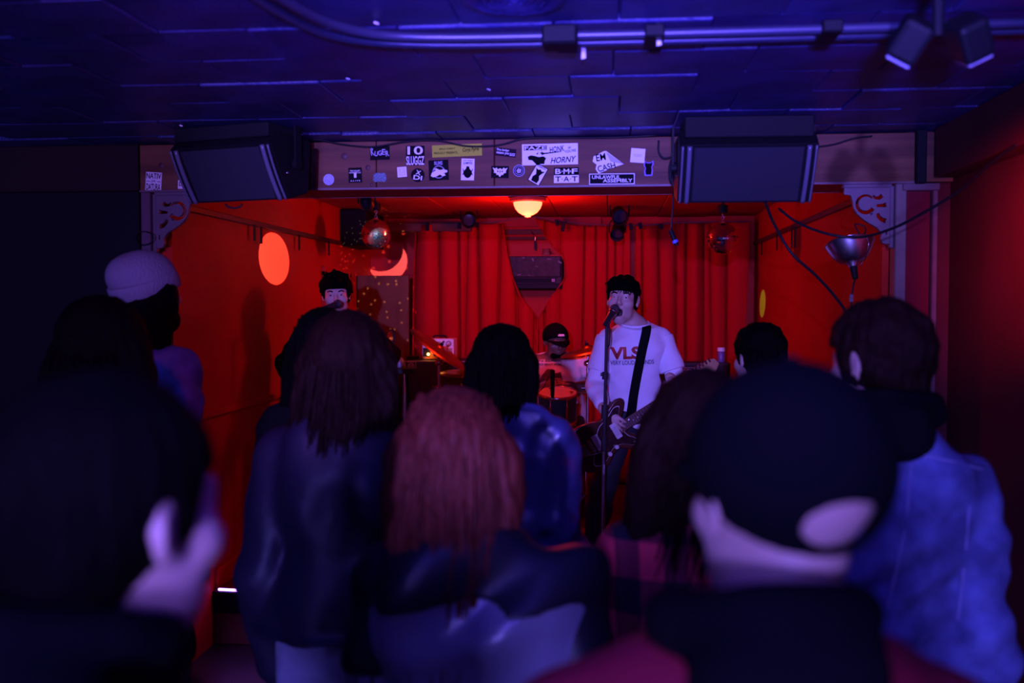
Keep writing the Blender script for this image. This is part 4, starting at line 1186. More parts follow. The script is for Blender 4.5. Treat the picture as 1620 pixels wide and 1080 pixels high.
cymbal('flat cymbal level beside the dark-haired woman\'s shoulder', P(735, 588, 7.08), 0.19, (0.0, -0.09, 1), True, 'chrome stand under the flat level cymbal')
_, rst = cymbal('crash cymbal sloping behind the singer in white', P(930, 552, 6.95), 0.20, (-0.25, -0.10, 1), True, 'cymbal stand hidden behind the singer in white')
spm = cymbal_me(0.12); spm.transform(Matrix.Translation(P(936, 603, 6.95) - Vector((rst.location.x, 6.95, STAGE_Z))))
obj('splash_cymbal', spm, m_brass, rst)

# ================================================================== microphone stand of the singer
MY = 5.22
m_standb = mat('satin_black', (0.02, 0.02, 0.025), 0.3, spec=0.6)
mb = P(954, 900, MY)
ms = thing('microphone_stand', 'straight black microphone stand in front of the singer', 'microphone stand', (mb.x, MY, STAGE_Z))
def mp(px, py): return P(px, py, MY) - Vector((mb.x, MY, STAGE_Z))
obj('base', lathe_me('base', [(0, 0), (0.125, 0), (0.128, 0.008), (0.11, 0.018), (0.03, 0.03), (0.018, 0.05), (0, 0.05)], 32), m_standb, ms)
cyl('lower_tube', (0, 0, 0.04), mp(955, 700), 0.0095, m_steel, ms)
cyl('clutch', mp(955, 714), mp(956, 690), 0.016, m_standb, ms)
cyl('upper_tube', mp(956, 692), mp(960, 512), 0.0085, m_standb, ms)
cyl('clutch', mp(956, 662), mp(957, 640), 0.018, m_standb, ms)
cyl('boom_joint', mp(957, 600), mp(957.5, 588), 0.016, m_standb, ms)
cyl('knob', mp(957, 592), mp(950, 592), 0.009, m_standb, ms)
obj('lettering', text_me('PDP', 0.05, 0.010), m_white, ms, mp(955, 742) + Vector((0, -0.0105, 0)), (0, R(90), 0))
tube('lead', [mp(963, 512), mp(965, 528), mp(964, 545), mp(959, 560), mp(958, 640), mp(957, 760), mp(956, 880)], 0.004, m_cable, ms)
cyl('mic_clip', mp(959, 515), mp(964, 503), 0.016, m_standb, ms)
mh = P(973, 488, MY + 0.0)
mi = thing('microphone', 'black ball-head microphone at the singer\'s open mouth', 'microphone', P(963, 504, MY - 0.01))
hd_ = Vector((0.034, 0.06, 0.055)).normalized()
cyl('handle', hd_ * -0.05, hd_ * 0.05, 0.012, m_standb, mi, 16, 0.018)
obj('collar', lathe_me('collar', [(0.019, 0.048), (0.022, 0.052), (0.022, 0.058), (0.019, 0.062)], 20, True, hd_), m_steel, mi)
obj('mesh_head', lathe_me('mesh_head', [(0.018, 0.058)] + [(0.0265 * math.sin(a), 0.08 - 0.0265 * math.cos(a)) for a in [0.7 + i * (PI - 0.7) / 10 for i in range(11)]], 20, True, hd_), mat('mic_mesh', (0.03, 0.03, 0.04), 0.5, bump=0.6, bscale=700), mi)
# second microphone, in front of the other vocalist
VY = 5.62
vb = P(524, 484, VY)
vs2 = thing('microphone_stand', 'thin microphone stand before the wavy-haired vocalist by wooden panel', 'microphone stand', (vb.x, VY, STAGE_Z))
obj('base', lathe_me('base', [(0, 0), (0.125, 0), (0.128, 0.008), (0.11, 0.018), (0.03, 0.03), (0.018, 0.05), (0, 0.05)], 32), m_standb, vs2)
cyl('tube', (0, 0, 0.04), (0, 0, vb.z - STAGE_Z - 0.02), 0.010, m_standb, vs2)
vm = thing('microphone', 'dark microphone set before the wavy-haired vocalist\'s mouth', 'microphone', (vb.x, VY, vb.z))
d2 = Vector((0.06, 0.10, 0.03)).normalized()
cyl('handle', d2 * -0.08, d2 * 0.03, 0.012, m_standb, vm, 16, 0.018)
obj('mesh_head', lathe_me('mesh_head', [(0.018, 0.03)] + [(0.025 * math.sin(a), 0.054 - 0.025 * math.cos(a)) for a in [0.7 + i * (PI - 0.7) / 10 for i in range(11)]], 20, True, d2), mat('mic_mesh', (0.03, 0.03, 0.04)), vm)
wire('stage_cable', 'tangle of cable lying on the red stage floor', [Vector((-0.25 + 0.10 * math.cos(1.3 * i), 6.05 + 0.22 * math.sin(0.9 * i), STAGE_Z + 0.008)) for i in range(22)], 0.006)

# ================================================================== ladder-back chair by the right wall
m_cw = mat('chair_black', (0.012, 0.01, 0.014), 0.4)
m_slat = mat('pale_slat', (0.35, 0.27, 0.33), 0.5)
ch = thing('ladder_chair', 'dark chair with pale ladder-back slats by the right wall', 'chair', (1.05, 2.95, 0), (0, 0, R(-52)))
for sx in (-1, 1):
    cyl('leg', (sx * 0.19, 0.19, 0), (sx * 0.18, 0.17, 0.45), 0.018, m_cw, ch, 8)
    cyl('leg', (sx * 0.19, -0.19, 0), (sx * 0.18, -0.18, 0.47), 0.018, m_cw, ch, 8)
    box('back_post', (sx * 0.185, -0.215, 0.74), (0.036, 0.036, 0.58), m_cw, ch, (0.10, 0, 0), 0.006)
box('seat', (0, 0, 0.455), (0.42, 0.42, 0.045), m_cw, ch, None, 0.014, 2)
for k in range(4): box('back_slat', (0, -0.195 - 0.011 * k, 0.60 + 0.115 * k), (0.34, 0.016, 0.066), m_slat, ch, (0.10, 0, 0), 0.004)
for z in (0.15, 0.28):
    cyl('stretcher', (-0.19, 0.18, z), (0.19, 0.18, z), 0.011, m_cw, ch, 8); cyl('stretcher', (-0.19, -0.18, z), (0.19, -0.18, z), 0.011, m_cw, ch, 8)
# half-height counter at the far left
bar = thing('bar_counter', 'dark waist-high counter by the black left wall', 'counter', (-2.55, 3.3, 0))
box('body', (0, 0, 0.6), (0.7, 1.3, 1.2), m_black, bar, None, 0.01); box('top', (0, 0, 1.23), (0.78, 1.38, 0.05), mat('counter_top', (0.05, 0.05, 0.07), 0.3), bar, None, 0.008)

# ================================================================== people
def rz(a): c, s = math.cos(a), math.sin(a); return np.array([[c, -s, 0], [s, c, 0], [0, 0, 1.0]])
def rx(a): c, s = math.cos(a), math.sin(a); return np.array([[1.0, 0, 0], [0, c, -s], [0, s, c]])
def ry(a): c, s = math.cos(a), math.sin(a); return np.array([[c, 0, s], [0, 1.0, 0], [-s, 0, c]])
V3 = lambda *a: np.array(a, float)

m_skin = mat('skin', (0.55, 0.36, 0.30), 0.5, vary=0.12, vscale=14)
m_skin_b = mat('skin_brown', (0.17, 0.08, 0.055), 0.45, vary=0.15, vscale=14)
m_hair_d = mat('hair_dark', (0.0035, 0.0025, 0.003), 0.65, spec=0.02, vary=0.5, vscale=40, stretch=(6, 6, 0.6), bump=0.5, bscale=60)
m_hair_br = mat('hair_brown', (0.018, 0.006, 0.005), 0.55, spec=0.05, vary=0.5, vscale=40, stretch=(6, 6, 0.6), bump=0.5, bscale=60)
m_hair_red = mat('hair_auburn', (0.17, 0.024, 0.016), 0.5, spec=0.18, vary=0.55, vscale=40, stretch=(6, 6, 0.5), bump=0.5, bscale=60)
m_eye = mat('eye_white', (0.7, 0.68, 0.66), 0.3)
m_denim = mat('blue_denim', (0.14, 0.17, 0.42), 0.85, vary=0.45, vscale=14, bump=0.25, bscale=220, color2=(0.055, 0.065, 0.19))
m_denim2 = mat('pale_denim', (0.30, 0.30, 0.42), 0.85, vary=0.3, vscale=16, bump=0.25, bscale=220)
m_jeans = mat('dark_jeans', (0.02, 0.02, 0.035), 0.85, vary=0.3, vscale=10, bump=0.2, bscale=220)
m_satin = mat('blue_satin', (0.055, 0.06, 0.20), 0.34, spec=0.7, vary=0.3, vscale=6, bump=0.12, bscale=14)
m_leather = mat('satin_grey_jacket', (0.20, 0.19, 0.26), 0.32, spec=0.8, vary=0.3, vscale=5, bump=0.15, bscale=12)
m_coat = mat('dark_coat', (0.014, 0.011, 0.026), 0.5, spec=0.3, bump=0.2, bscale=20)
m_blackcl = mat('black_cloth', (0.006, 0.0055, 0.007), 0.9, spec=0.03, bump=0.2, bscale=120)
m_maroon = mat('maroon_jacket', (0.30, 0.008, 0.022), 0.6, bump=0.2, bscale=30)
m_wshirt = mat('white_cotton', (0.80, 0.76, 0.84), 0.8, bump=0.12, bscale=40)
m_beanie = mat('grey_knit', (0.15, 0.145, 0.19), 0.9, bump=0.6, bscale=160, stretch=(1, 1, 0.25))
m_shoe = mat('dark_shoe', (0.02, 0.02, 0.02), 0.5)
m_cap = mat('black_cap', (0.004, 0.004, 0.006), 0.9, spec=0.02, bump=0.2, bscale=200)
m_plaid = plaid_mat()

def ik(a, b, l1, l2, pole):
    a, b, pole = np.array(a, float), np.array(b, float), np.array(pole, float)
    d = b - a
    L = np.linalg.norm(d)
    mx = (l1 + l2) * 0.995
    if L > mx:
        b = a + d / L * mx; d = b - a; L = mx
    u = d / L
    x = (l1 * l1 - l2 * l2 + L * L) / (2 * L)
    hgt = math.sqrt(max(l1 * l1 - x * x, 0))
    p = pole - (pole @ u) * u
    n = np.linalg.norm(p)
    p = p / n if n > 1e-6 else V3(0, 0, -1)
    return a + u * x + p * hgt, b

class Body:
    """skeleton of one person, local frame: feet at z = 0, facing +Y, subject's right hand at +X"""
    def __init__(s, H=1.75, wide=1.0, head=(0, 0, 0), lean=0.0, arms=None, legs=None, hip_drop=0.0, seat=None, head_off=(0, 0, 0), headscale=1.0):
        k = s.k = H / 1.75
        s.wide = wide
        s.hs = k ** 0.4 * headscale
        dz = -hip_drop
        L = lambda x, y, z: V3(x * wide, y, z) * k + V3(0, lean * max(0, z - 0.9), dz)
        s.Lf = L
        s.pelvis = L(0, 0, 0.95); s.belly = L(0, 0.0, 1.10); s.chest = L(0, 0.0, 1.28); s.neck = L(0, -0.02, 1.47)
        s.sh = {1: L(0.168, -0.01, 1.385), -1: L(-0.168, -0.01, 1.385)}
        s.hip = {1: L(0.088, 0, 0.92), -1: L(-0.088, 0, 0.92)}
        s.hc = L(0, 0.022, 1.63) + np.array(head_off)
        s.Rh = rz(head[0]) @ rx(head[1]) @ ry(head[2])
        s.el, s.wr = {}, {}
        arms = arms or {}
        for sd in (1, -1):
            if sd in arms:
                tgt, pole = arms[sd]
                s.el[sd], s.wr[sd] = ik(s.sh[sd], tgt, 0.285 * k, 0.255 * k, pole)
            else:
                s.el[sd] = s.sh[sd] + V3(0.032 * sd, -0.035, -0.28) * k
                s.wr[sd] = s.el[sd] + V3(-0.005 * sd, 0.07, -0.245) * k
        s.kn, s.an = {}, {}
        for sd in (1, -1):
            if legs and sd in legs:
                foot, pole = legs[sd]
                s.kn[sd], s.an[sd] = ik(s.hip[sd], np.array(foot) + V3(0, 0, 0.085 * k), 0.425 * k, 0.415 * k, pole)
            else:
                s.kn[sd] = V3(0.10 * sd, 0.015, 0.49) * k
                s.an[sd] = V3(0.11 * sd, -0.02, 0.085) * k
        s.foot = {sd: V3(0.03 * sd, 1, 0) / np.linalg.norm(V3(0.03 * sd, 1, 0)) for sd in (1, -1)}
        s.hand = {}
    def pts(s):
        return [s.hc + V3(0, 0, 0.13), s.hc - V3(0, 0, 0.12)] + [d[sd] for d in (s.sh, s.el, s.wr, s.hip, s.kn, s.an) for sd in (1, -1)]
    def bounds(s, pts, pad):
        a = np.array(pts)
        return a.min(0) - pad, a.max(0) + pad
    # ---- pieces
    def head(s, F, mouth=0.0, feat=True, neck=True):
        k, c, Rm = s.hs, s.hc, s.Rh
        W = lambda x, y, z: c + Rm @ (V3(x, y, z) * k)
        E = lambda p, r, kk=0.02, op='add': F.ell(W(*p), np.array(r) * k, kk * k, Rm, op)
        E((0, -0.012, 0.036), (0.076, 0.096, 0.084), 0.02)
        E((0, 0.028, -0.030), (0.060, 0.066, 0.080), 0.03)
        E((0, 0.052, -0.094 - 0.016 * mouth), (0.031, 0.030, 0.024), 0.035)
        if feat:
            for q in (-1, 1):
                E((0.044 * q, 0.058, -0.022), (0.024, 0.026, 0.022), 0.02)
                E((0.045 * q, 0.018, -0.072), (0.016, 0.035, 0.028), 0.025)
            F.cone(W(-0.034, 0.080, 0.024), W(0.034, 0.080, 0.024), 0.011 * k, 0.011 * k, 0.014)
            for q in (-1, 1):
                E((0.031 * q, 0.097, 0.006), (0.016, 0.014, 0.011), 0.010, 'sub')
                E((0.031 * q, 0.079, 0.007), (0.013, 0.011, 0.010), 0.004)
                F.cone(W(0.019 * q, 0.089, 0.004), W(0.043 * q, 0.080, 0.004), 0.003 * k, 0.003 * k, 0.005)
            F.cone(W(0, 0.088, 0.020), W(0, 0.110, -0.024), 0.007 * k, 0.011 * k, 0.010)
            for q in (-1, 1): E((0.010 * q, 0.100, -0.028), (0.008, 0.010, 0.007), 0.006)
            if mouth > 0:
                E((0, 0.092, -0.062 - 0.010 * mouth), (0.021, 0.030, 0.012 + 0.014 * mouth), 0.006, 'sub')
                F.cone(W(-0.020, 0.084, -0.050), W(0.020, 0.084, -0.050), 0.006 * k, 0.006 * k, 0.006)
                F.cone(W(-0.017, 0.080, -0.086 - 0.014 * mouth), W(0.017, 0.080, -0.086 - 0.014 * mouth), 0.008 * k, 0.008 * k, 0.008)
            else:
                E((0, 0.090, -0.051), (0.023, 0.010, 0.0055), 0.008)
                E((0, 0.088, -0.062), (0.020, 0.010, 0.0065), 0.008)
        for q in (-1, 1):
            Q = Rm @ rz(0.35 * q)
            F.ell(W(0.080 * q, -0.012, 0.004), V3(0.007, 0.019, 0.032) * k, 0.008, Q)
            F.ell(W(0.084 * q, -0.006, 0.006), V3(0.004, 0.009, 0.017) * k, 0.004, Q, 'sub')
            F.cone(W(0.077 * q, -0.006, -0.02), W(0.079 * q, -0.010, -0.027), 0.006, 0.006, 0.006)
        if neck:
            F.cone(W(0, -0.022, -0.05), s.neck + V3(0, 0.005, 0), 0.048 * k, 0.058 * s.k, 0.02)
    def torso(F_, *a): pass
    def trunk(s, F, t=0.0, kk=0.05, low=True):
        k, w = s.k, s.wide
        F.ell(s.chest, V3(0.158 * w, 0.108, 0.205) * k + t, kk)
        F.ell(s.belly, V3(0.140 * w, 0.100, 0.17) * k + t, kk)
        if low: F.ell(s.pelvis, V3(0.160, 0.112, 0.125) * k + t, kk)
        F.cone(s.neck + V3(0, 0, -0.01), s.neck + V3(0, 0, -0.10), 0.062 * k + t * 0.7, 0.085 * k + t, kk)
        for q in (1, -1):
            F.cone(s.neck + V3(0.03 * q, 0, -0.030) * k, s.sh[q] + V3(-0.01 * q, 0, -0.004), 0.046 * k + t * 0.8, 0.050 * k + t * 0.8, kk * 0.7)
            F.ell(s.chest + V3(0.075 * q * w, 0.045, 0.045) * k, V3(0.075, 0.055, 0.075) * k + t, kk)
            F.ell(s.chest + V3(0.080 * q * w, -0.050, 0.06) * k, V3(0.075, 0.05, 0.10) * k + t, kk)
    def arm(s, F, q, t=0.0, kk=0.03, fore=1.0, up=1.0):
        k = s.k
        a, b, c = s.sh[q], s.el[q], s.wr[q]
        e = a + (b - a) * up
        F.cone(a, e, 0.049 * k + t * 0.85, (0.049 - 0.010 * up) * k + t * 0.85, kk)
        if fore > 0:
            F.cone(b, b + (c - b) * 0.3 * min(1, fore / 0.3), 0.041 * k + t, 0.041 * k + t, kk)
            if fore > 0.3: F.cone(b + (c - b) * 0.3, b + (c - b) * fore, 0.041 * k + t, (0.041 - 0.016 * fore) * k + t, kk)
    def leg(s, F, q, t=0.0, kk=0.04, low=1.0):
        k = s.k
        a, b, c = s.hip[q], s.kn[q], s.an[q]
        F.cone(a, b, 0.088 * k + t, 0.056 * k + t, kk)
        m_ = b + (c - b) * 0.35 + V3(0, -0.012, 0)
        F.cone(b, m_, 0.055 * k + t, 0.056 * k + t, kk)
        F.cone(m_, b + (c - b) * low, 0.056 * k + t, 0.036 * k + t, kk)
    def hands(s, F, q, pose=None):
        """palm, four fingers and thumb; pose = (direction along the palm, back-of-hand normal, curl)"""
        k = s.k
        w = s.wr[q]
        if pose is None:
            d = s.wr[q] - s.el[q]; d = d / np.linalg.norm(d)
            nrm = V3(q, 0.15, 0.0); curl = 0.45
        else:
            d, nrm, curl = np.array(pose[0], float), np.array(pose[1], float), pose[2]
        d = d / np.linalg.norm(d)
        nrm = nrm - (nrm @ d) * d; nrm = nrm / np.linalg.norm(nrm)
        sd = np.cross(d, nrm)                     # towards the thumb or away from it
        thumb = sd if (q * np.sign(1)) * 1.0 > 0 else -sd
        if pose is not None and len(pose) > 3: thumb = sd * pose[3]
        Q = np.stack([thumb, d, nrm], 1)
        F.cone(w - d * 0.02, w + d * 0.03, 0.026 * k, 0.027 * k, 0.015)
        F.ell(w + d * 0.050 * k, V3(0.040, 0.050, 0.016) * k, 0.015, Q)
        fl = (0.070, 0.080, 0.074, 0.058)
        for i in range(4):
            off = (0.030 - 0.020 * i)
            p = w + d * (0.086 - 0.004 * abs(i - 1)) * k + thumb * off * k
            dirn = d + thumb * (0.10 - 0.07 * i)
            for j, f in enumerate((0.46, 0.30, 0.24)):
                ang = curl * (0.5 + 0.55 * j)
                vv = dirn * math.cos(curl * (0.6 + 0.9 * j)) - nrm * math.sin(curl * (0.6 + 0.9 * j))
                vv = vv / np.linalg.norm(vv)
                n_ = p + vv * fl[i] * f * k * 1.15
                F.cone(p, n_, (0.0095 - 0.0008 * j) * k, (0.0090 - 0.0008 * j) * k, 0.004)
                p = n_
        p = w + d * 0.022 * k + thumb * 0.030 * k
        for j, (L_, r_) in enumerate(((0.040, 0.013), (0.032, 0.0105), (0.026, 0.0095))):
            vv = thumb * (0.75 - 0.28 * j) + d * (0.62 + 0.15 * j) - nrm * (0.25 + 0.25 * j * curl)
            vv = vv / np.linalg.norm(vv)
            n_ = p + vv * L_ * k
            F.cone(p, n_, r_ * k, (r_ - 0.001) * k, 0.006)
            p = n_
    def feet(s, F, q, t=0.0):
        k = s.k
        a = s.an[q]
        g = V3(a[0], a[1], a[2] - 0.050 * k)
        F.cone(a, g + s.foot[q] * 0.02, 0.038 * k + t, 0.036 * k + t, 0.02)
        F.cone(g - s.foot[q] * 0.045 * k, g + s.foot[q] * 0.14 * k + V3(0, 0, -0.008), 0.034 * k + t, 0.026 * k + t, 0.02)

def folds(amp, seed, stretch=(1, 1, 1), fr=26):
    r = np.random.RandomState(seed)
    A = r.normal(size=(5, 3)) * fr * np.array(stretch); ph = r.uniform(0, 6.28, 5)
    def f(x, y, z):
        o = 0
        for i in range(5):
            o = o + np.sin(A[i, 0] * x + A[i, 1] * y + A[i, 2] * z + ph[i] + 1.3 * np.sin(A[(i + 1) % 5, 2] * 0.5 * z + A[(i + 2) % 5, 0] * 0.4 * x))
        return amp * o / 2.2
    return f

def make_body(name, label, b, loc, yaw, skin, h=0.010, mouth=0.0, handpose=None, feat=True, group=None, bare=None):
    lo, hi = b.bounds(b.pts() + [np.array([0, 0, 0.0])] + [b.wr[q] + V3(0, 0, -0.20) for q in (1, -1)] + [b.wr[q] + V3(0.05 * q, 0.12, 0.1) for q in (1, -1)], 0.12)
    F = Field(lo, hi, h)
    b.trunk(F)
    for q in (1, -1):
        b.arm(F, q)
        b.leg(F, q)
        b.feet(F, q)
        b.hands(F, q, (handpose or {}).get(q))
    b.head(F, mouth, feat)
    o = obj(name, F.mesh('body'), skin, None, loc, (0, 0, yaw))
    return tag(o, label, 'person', group)

def garment(b, parent, name, m, kind, t=0.018, hem=0.85, h=0.010, seed=1, fold=0.004, sleeve=1.0, open_neck=None, collar=None, stretch=(1, 1, 0.5), extra=None, flare=0.0, up=1.0, fr=26):
    """kind 'top' or 'bottom'"""
    if kind == 'top':
        pts = [b.neck + V3(0, 0, 0.06)] + [d[q] for d in (b.sh, b.el, b.wr) for q in (1, -1)] + [V3(0.2, 0.15, hem - 0.03), V3(-0.2, -0.2, hem - 0.03)]
        lo, hi = b.bounds(pts, 0.10 + t)
        F = Field(lo, hi, h)
        b.trunk(F, t, 0.05, True)
        if flare or hem < 0.80 * b.k:
            k = b.k
            F.cone(b.pelvis + V3(0, 0, 0.05), V3(0, 0, hem), 0.150 * k + t, 0.165 * k + t + flare, 0.06)
            F.cone(b.pelvis + V3(0.06, 0, 0.05), V3(0.06, 0, hem), 0.130 * k + t, 0.130 * k + t + flare, 0.06)
            F.cone(b.pelvis + V3(-0.06, 0, 0.05), V3(-0.06, 0, hem), 0.130 * k + t, 0.130 * k + t + flare, 0.06)
        if extra: extra(F)
        if fold: F.disp(folds(fold, seed, stretch, fr))
        F.above(hem)
        A0 = F
        for q in (1, -1):
            b.arm(A0, q, t * 0.9, 0.02, sleeve, up)
        if fold: F.disp(folds(fold * 0.8, seed + 50, (1, 1, 1.4), fr))
        # neck opening
        nk = b.neck + V3(0, 0.0, 0.035 * b.k)
        if open_neck is not None:
            F.half(b.neck + V3(0, 0, open_neck), V3(0, 0.35, 1))
        else:
            F.half(b.neck + V3(0, 0.0, 0.035) * b.k, V3(0, 0.25, 1))
        if collar:
            for a_ in np.linspace(0, 2 * PI, 17)[:-1]:
                a2 = a_ + 2 * PI / 16
                p1 = b.neck + V3(0.068 * math.cos(a_), 0.066 * math.sin(a_) + 0.005, collar[0]) * b.k
                p2 = b.neck + V3(0.068 * math.cos(a2), 0.066 * math.sin(a2) + 0.005, collar[0]) * b.k
                F.cone(p1, p2, collar[1], collar[1], 0.012)
    else:
        pts = [b.pelvis + V3(0, 0, 0.12)] + [d[q] for d in (b.hip, b.kn, b.an) for q in (1, -1)]
        lo, hi = b.bounds(pts, 0.16)
        F = Field(lo, hi, h)
        F.ell(b.pelvis, V3(0.160, 0.112, 0.125) * b.k + t, 0.04)
        for q in (1, -1): b.leg(F, q, t, 0.04, sleeve)
        if fold: F.disp(folds(fold, seed, (1, 1, 1.2)))
    return obj(name, F.mesh(name), m, parent)

def shoes(b, parent, m=None, h=0.008):
    for q in (1, -1):
        a = b.an[q]
        F = Field(a - V3(0.12, 0.16, 0.12), a + V3(0.12, 0.28, 0.06), h)
        b.feet(F, q, 0.010)
        F.above(a[2] - 0.085 * b.k)
        obj('shoe', F.mesh('shoe'), m or m_shoe, parent)

# ---- hair
def hair_field(b, h, vol=0.016, low=0.16, side=0.16):
    c = b.hc
    F = Field(c - V3(side, side, low), c + V3(side, side, 0.17), h)
    return F
def head_pt(b, x, y, z): return b.hc + b.Rh @ (V3(x, y, z) * b.hs)
def strands(seed, amp, n=46, c=None, Rm=None, wav=0.0):
    r = np.random.RandomState(seed)
    ph = r.uniform(0, 6.28, 4)
    def f(x, y, z):
        a = np.arctan2(y - c[1], x - c[0])
        zz = z - c[2]
        return amp * (np.sin(n * a + 9 * wav * np.sin(22 * zz + ph[0]) + ph[1]) * 0.6 + 0.5 * np.sin(0.53 * n * a + 7 * wav * np.sin(15 * zz + ph[2]) + ph[3]) + 0.25 * np.sin(37 * zz + 5 * a))
    return f
def short_hair(b, parent, m, h=0.006, vol=0.014, nape=-0.065, front=0.05, seed=3, mess=0.003, side=-0.03):
    F = hair_field(b, h)
    W = lambda x, y, z: head_pt(b, x, y, z)
    k = b.hs
    F.ell(W(0, -0.014, 0.040), (V3(0.076, 0.096, 0.084) + vol) * k, 0.0, b.Rh)
    F.ell(W(0, -0.055, -0.022), (V3(0.066, 0.050, 0.060) + vol * 0.4) * k, 0.02, b.Rh)
    F.disp(strands(seed, mess, 34, b.hc, None, 0.12))
    F.disp(folds(mess * 0.9, seed + 5, (1, 1, 1), 60))
    F.box(W(0, 0.125, -0.045), V3(0.11, 0.085, 0.085) * k, 0.02, 0.012, b.Rh, 'sub')           # face
    F.box(W(0, 0.115, 0.02), V3(0.055, 0.06, front) * k, 0.02, 0.012, b.Rh, 'sub')
    for q in (1, -1):
        F.box(W(0.095 * q, 0.02, -0.09 + (side + 0.03)), V3(0.035, 0.075, 0.07) * k, 0.015, 0.008, b.Rh, 'sub')
        F.ell(W(0.088 * q, -0.010, 0.0), V3(0.020, 0.020, 0.034) * k, 0.006, b.Rh, 'sub')
    n_ = b.Rh @ V3(0, 0.25, -1)
    F.half(W(0, -0.08, nape), n_)
    return obj('hair', F.mesh('hair'), m, parent)

def locks(b, starts, r=0.004, wav=0.010, end=None, seed=1, seg=12):
    """tapered hair locks joined into one mesh; each start (x, y, z) on the scalp in head space, falling to end z"""
    rr = random.Random(seed)
    vs_, fs = [], []
    for (st, en, out) in starts:
        p0, p1 = Vector(st), Vector(en)
        ph = rr.uniform(0, 6.28); am = wav * rr.uniform(0.5, 1.3)
        path = []
        for i in range(seg + 1):
            t = i / seg
            bow = math.sin(PI * min(1, t * 1.15)) * out
            p = p0.lerp(p1, t)
            d = Vector((p.x - b.hc[0], p.y - b.hc[1], 0))
            if d.length > 1e-4: d.normalize()
            p = p + d * bow + Vector((math.sin(7 * t + ph), math.cos(6 * t + ph), 0)) * am * t
            path.append(p)
        v, f = tube_data(path, r * rr.uniform(0.6, 1.3), 4, lambda t: 1.0 if t < 0.55 else max(0.12, 1 - (t - 0.55) * 2.0))
        k = len(vs_)
        vs_ += v; fs += [tuple(i + k for i in q) for q in f]
    return vs_, fs

def long_hair(b, parent, m, length=0.45, h=0.008, width=0.115, seed=4, wav=0.35, depth=0.07, spread=1.0, nlocks=170, vol=0.020, front=True):
    k = b.hs
    W = lambda x, y, z: head_pt(b, x, y, z)
    c = b.hc
    F = Field(c - V3(0.22, 0.24, length + 0.04), c + V3(0.22, 0.18, 0.18), h)
    F.ell(W(0, -0.012, 0.038), (V3(0.076, 0.096, 0.084) + vol) * k, 0.0, b.Rh)
    # fall of hair over neck, shoulders and back
    zs = np.linspace(0, 1, 7)
    for i in range(6):
        z0, z1 = -0.0 - zs[i] * length, -0.0 - zs[i + 1] * length
        w0 = (0.082 + (width - 0.082) * min(1, zs[i] * 2)) * (1 - 0.25 * max(0, zs[i] - 0.6))
        w1 = (0.082 + (width - 0.082) * min(1, zs[i + 1] * 2)) * (1 - 0.25 * max(0, zs[i + 1] - 0.6))
        for q in (-0.62, -0.2, 0.2, 0.62):
            yb = -0.035 - 0.055 * min(1, zs[i] * 1.6) - (0.0 if abs(q) < 0.4 else -0.022)
            yb1 = -0.035 - 0.055 * min(1, zs[i + 1] * 1.6) - (0.0 if abs(q) < 0.4 else -0.022)
            F.cone(c + V3(q * w0 * spread * 1.5, yb, z0), c + V3(q * w1 * spread * 1.5, yb1, z1), depth * (0.62 - 0.15 * zs[i]), depth * (0.62 - 0.15 * zs[i + 1] - (0.2 if i == 5 else 0)), 0.035)
    F.disp(strands(seed, 0.0030, 26, c, None, wav))
    F.disp(strands(seed + 3, 0.0020, 71, c, None, wav * 0.6))
    F.box(W(0, 0.125, -0.05), V3(0.075, 0.085, 0.105) * k, 0.03, 0.015, b.Rh, 'sub')
    o = obj('hair', F.mesh('hair'), m, parent)
    # loose locks over it
    rr = random.Random(seed)
    st = []
    for i in range(nlocks * 2):
        a = rr.uniform(PI * 0.98, PI * 2.02)
        rad = rr.uniform(0.93, 1.04)
        zz = rr.uniform(-0.02, 0.10)
        hr = math.sqrt(max(0.05, 1 - (zz / 0.125) ** 2))
        s_ = c + V3(math.cos(a) * 0.092 * hr * rad, math.sin(a) * 0.110 * hr * rad - 0.012, 0.038 + zz * 0.9)
        ln = length * rr.uniform(0.72, 1.12)
        e_ = c + V3(math.cos(a) * (width + 0.02) * spread * rr.uniform(0.75, 1.15), -0.09 - 0.055 * abs(math.sin(a)) * rr.uniform(0.6, 1.2), -ln)
        st.append((s_, e_, rr.uniform(0.0, 0.018)))
    if not nlocks: return o
    v, f = locks(b, st, 0.0021, 0.008 + 0.016 * wav, None, seed, 14)
    me = from_data('hair_locks', v, f, True)
    tag(obj('hair_locks', me, m, o), kind='stuff')
    return o

def eyes(b, parent, closed=False):
    for q in (-1, 1):
        p = head_pt(b, 0.031 * q, 0.0835, 0.0065)
        F = lathe_me('eye', [(0.0001, 0.0065), (0.004, 0.0055), (0.006, 0.002), (0.0065, 0)], 10, True, b.Rh @ V3(0, 1, 0), p)
        obj('eye', F, m_ink if closed else m_eye, parent)
def brows(b, parent, m):
    for q in (-1, 1):
        tube('eyebrow', [head_pt(b, 0.016 * q, 0.091, 0.026), head_pt(b, 0.032 * q, 0.089, 0.031), head_pt(b, 0.048 * q, 0.076, 0.026)], 0.0038, m, parent, 5, 4)

def local(pt, loc, yaw):
    """world point -> a person's own frame"""
    return rz(-yaw) @ (np.array(pt, float) - np.array(loc, float))

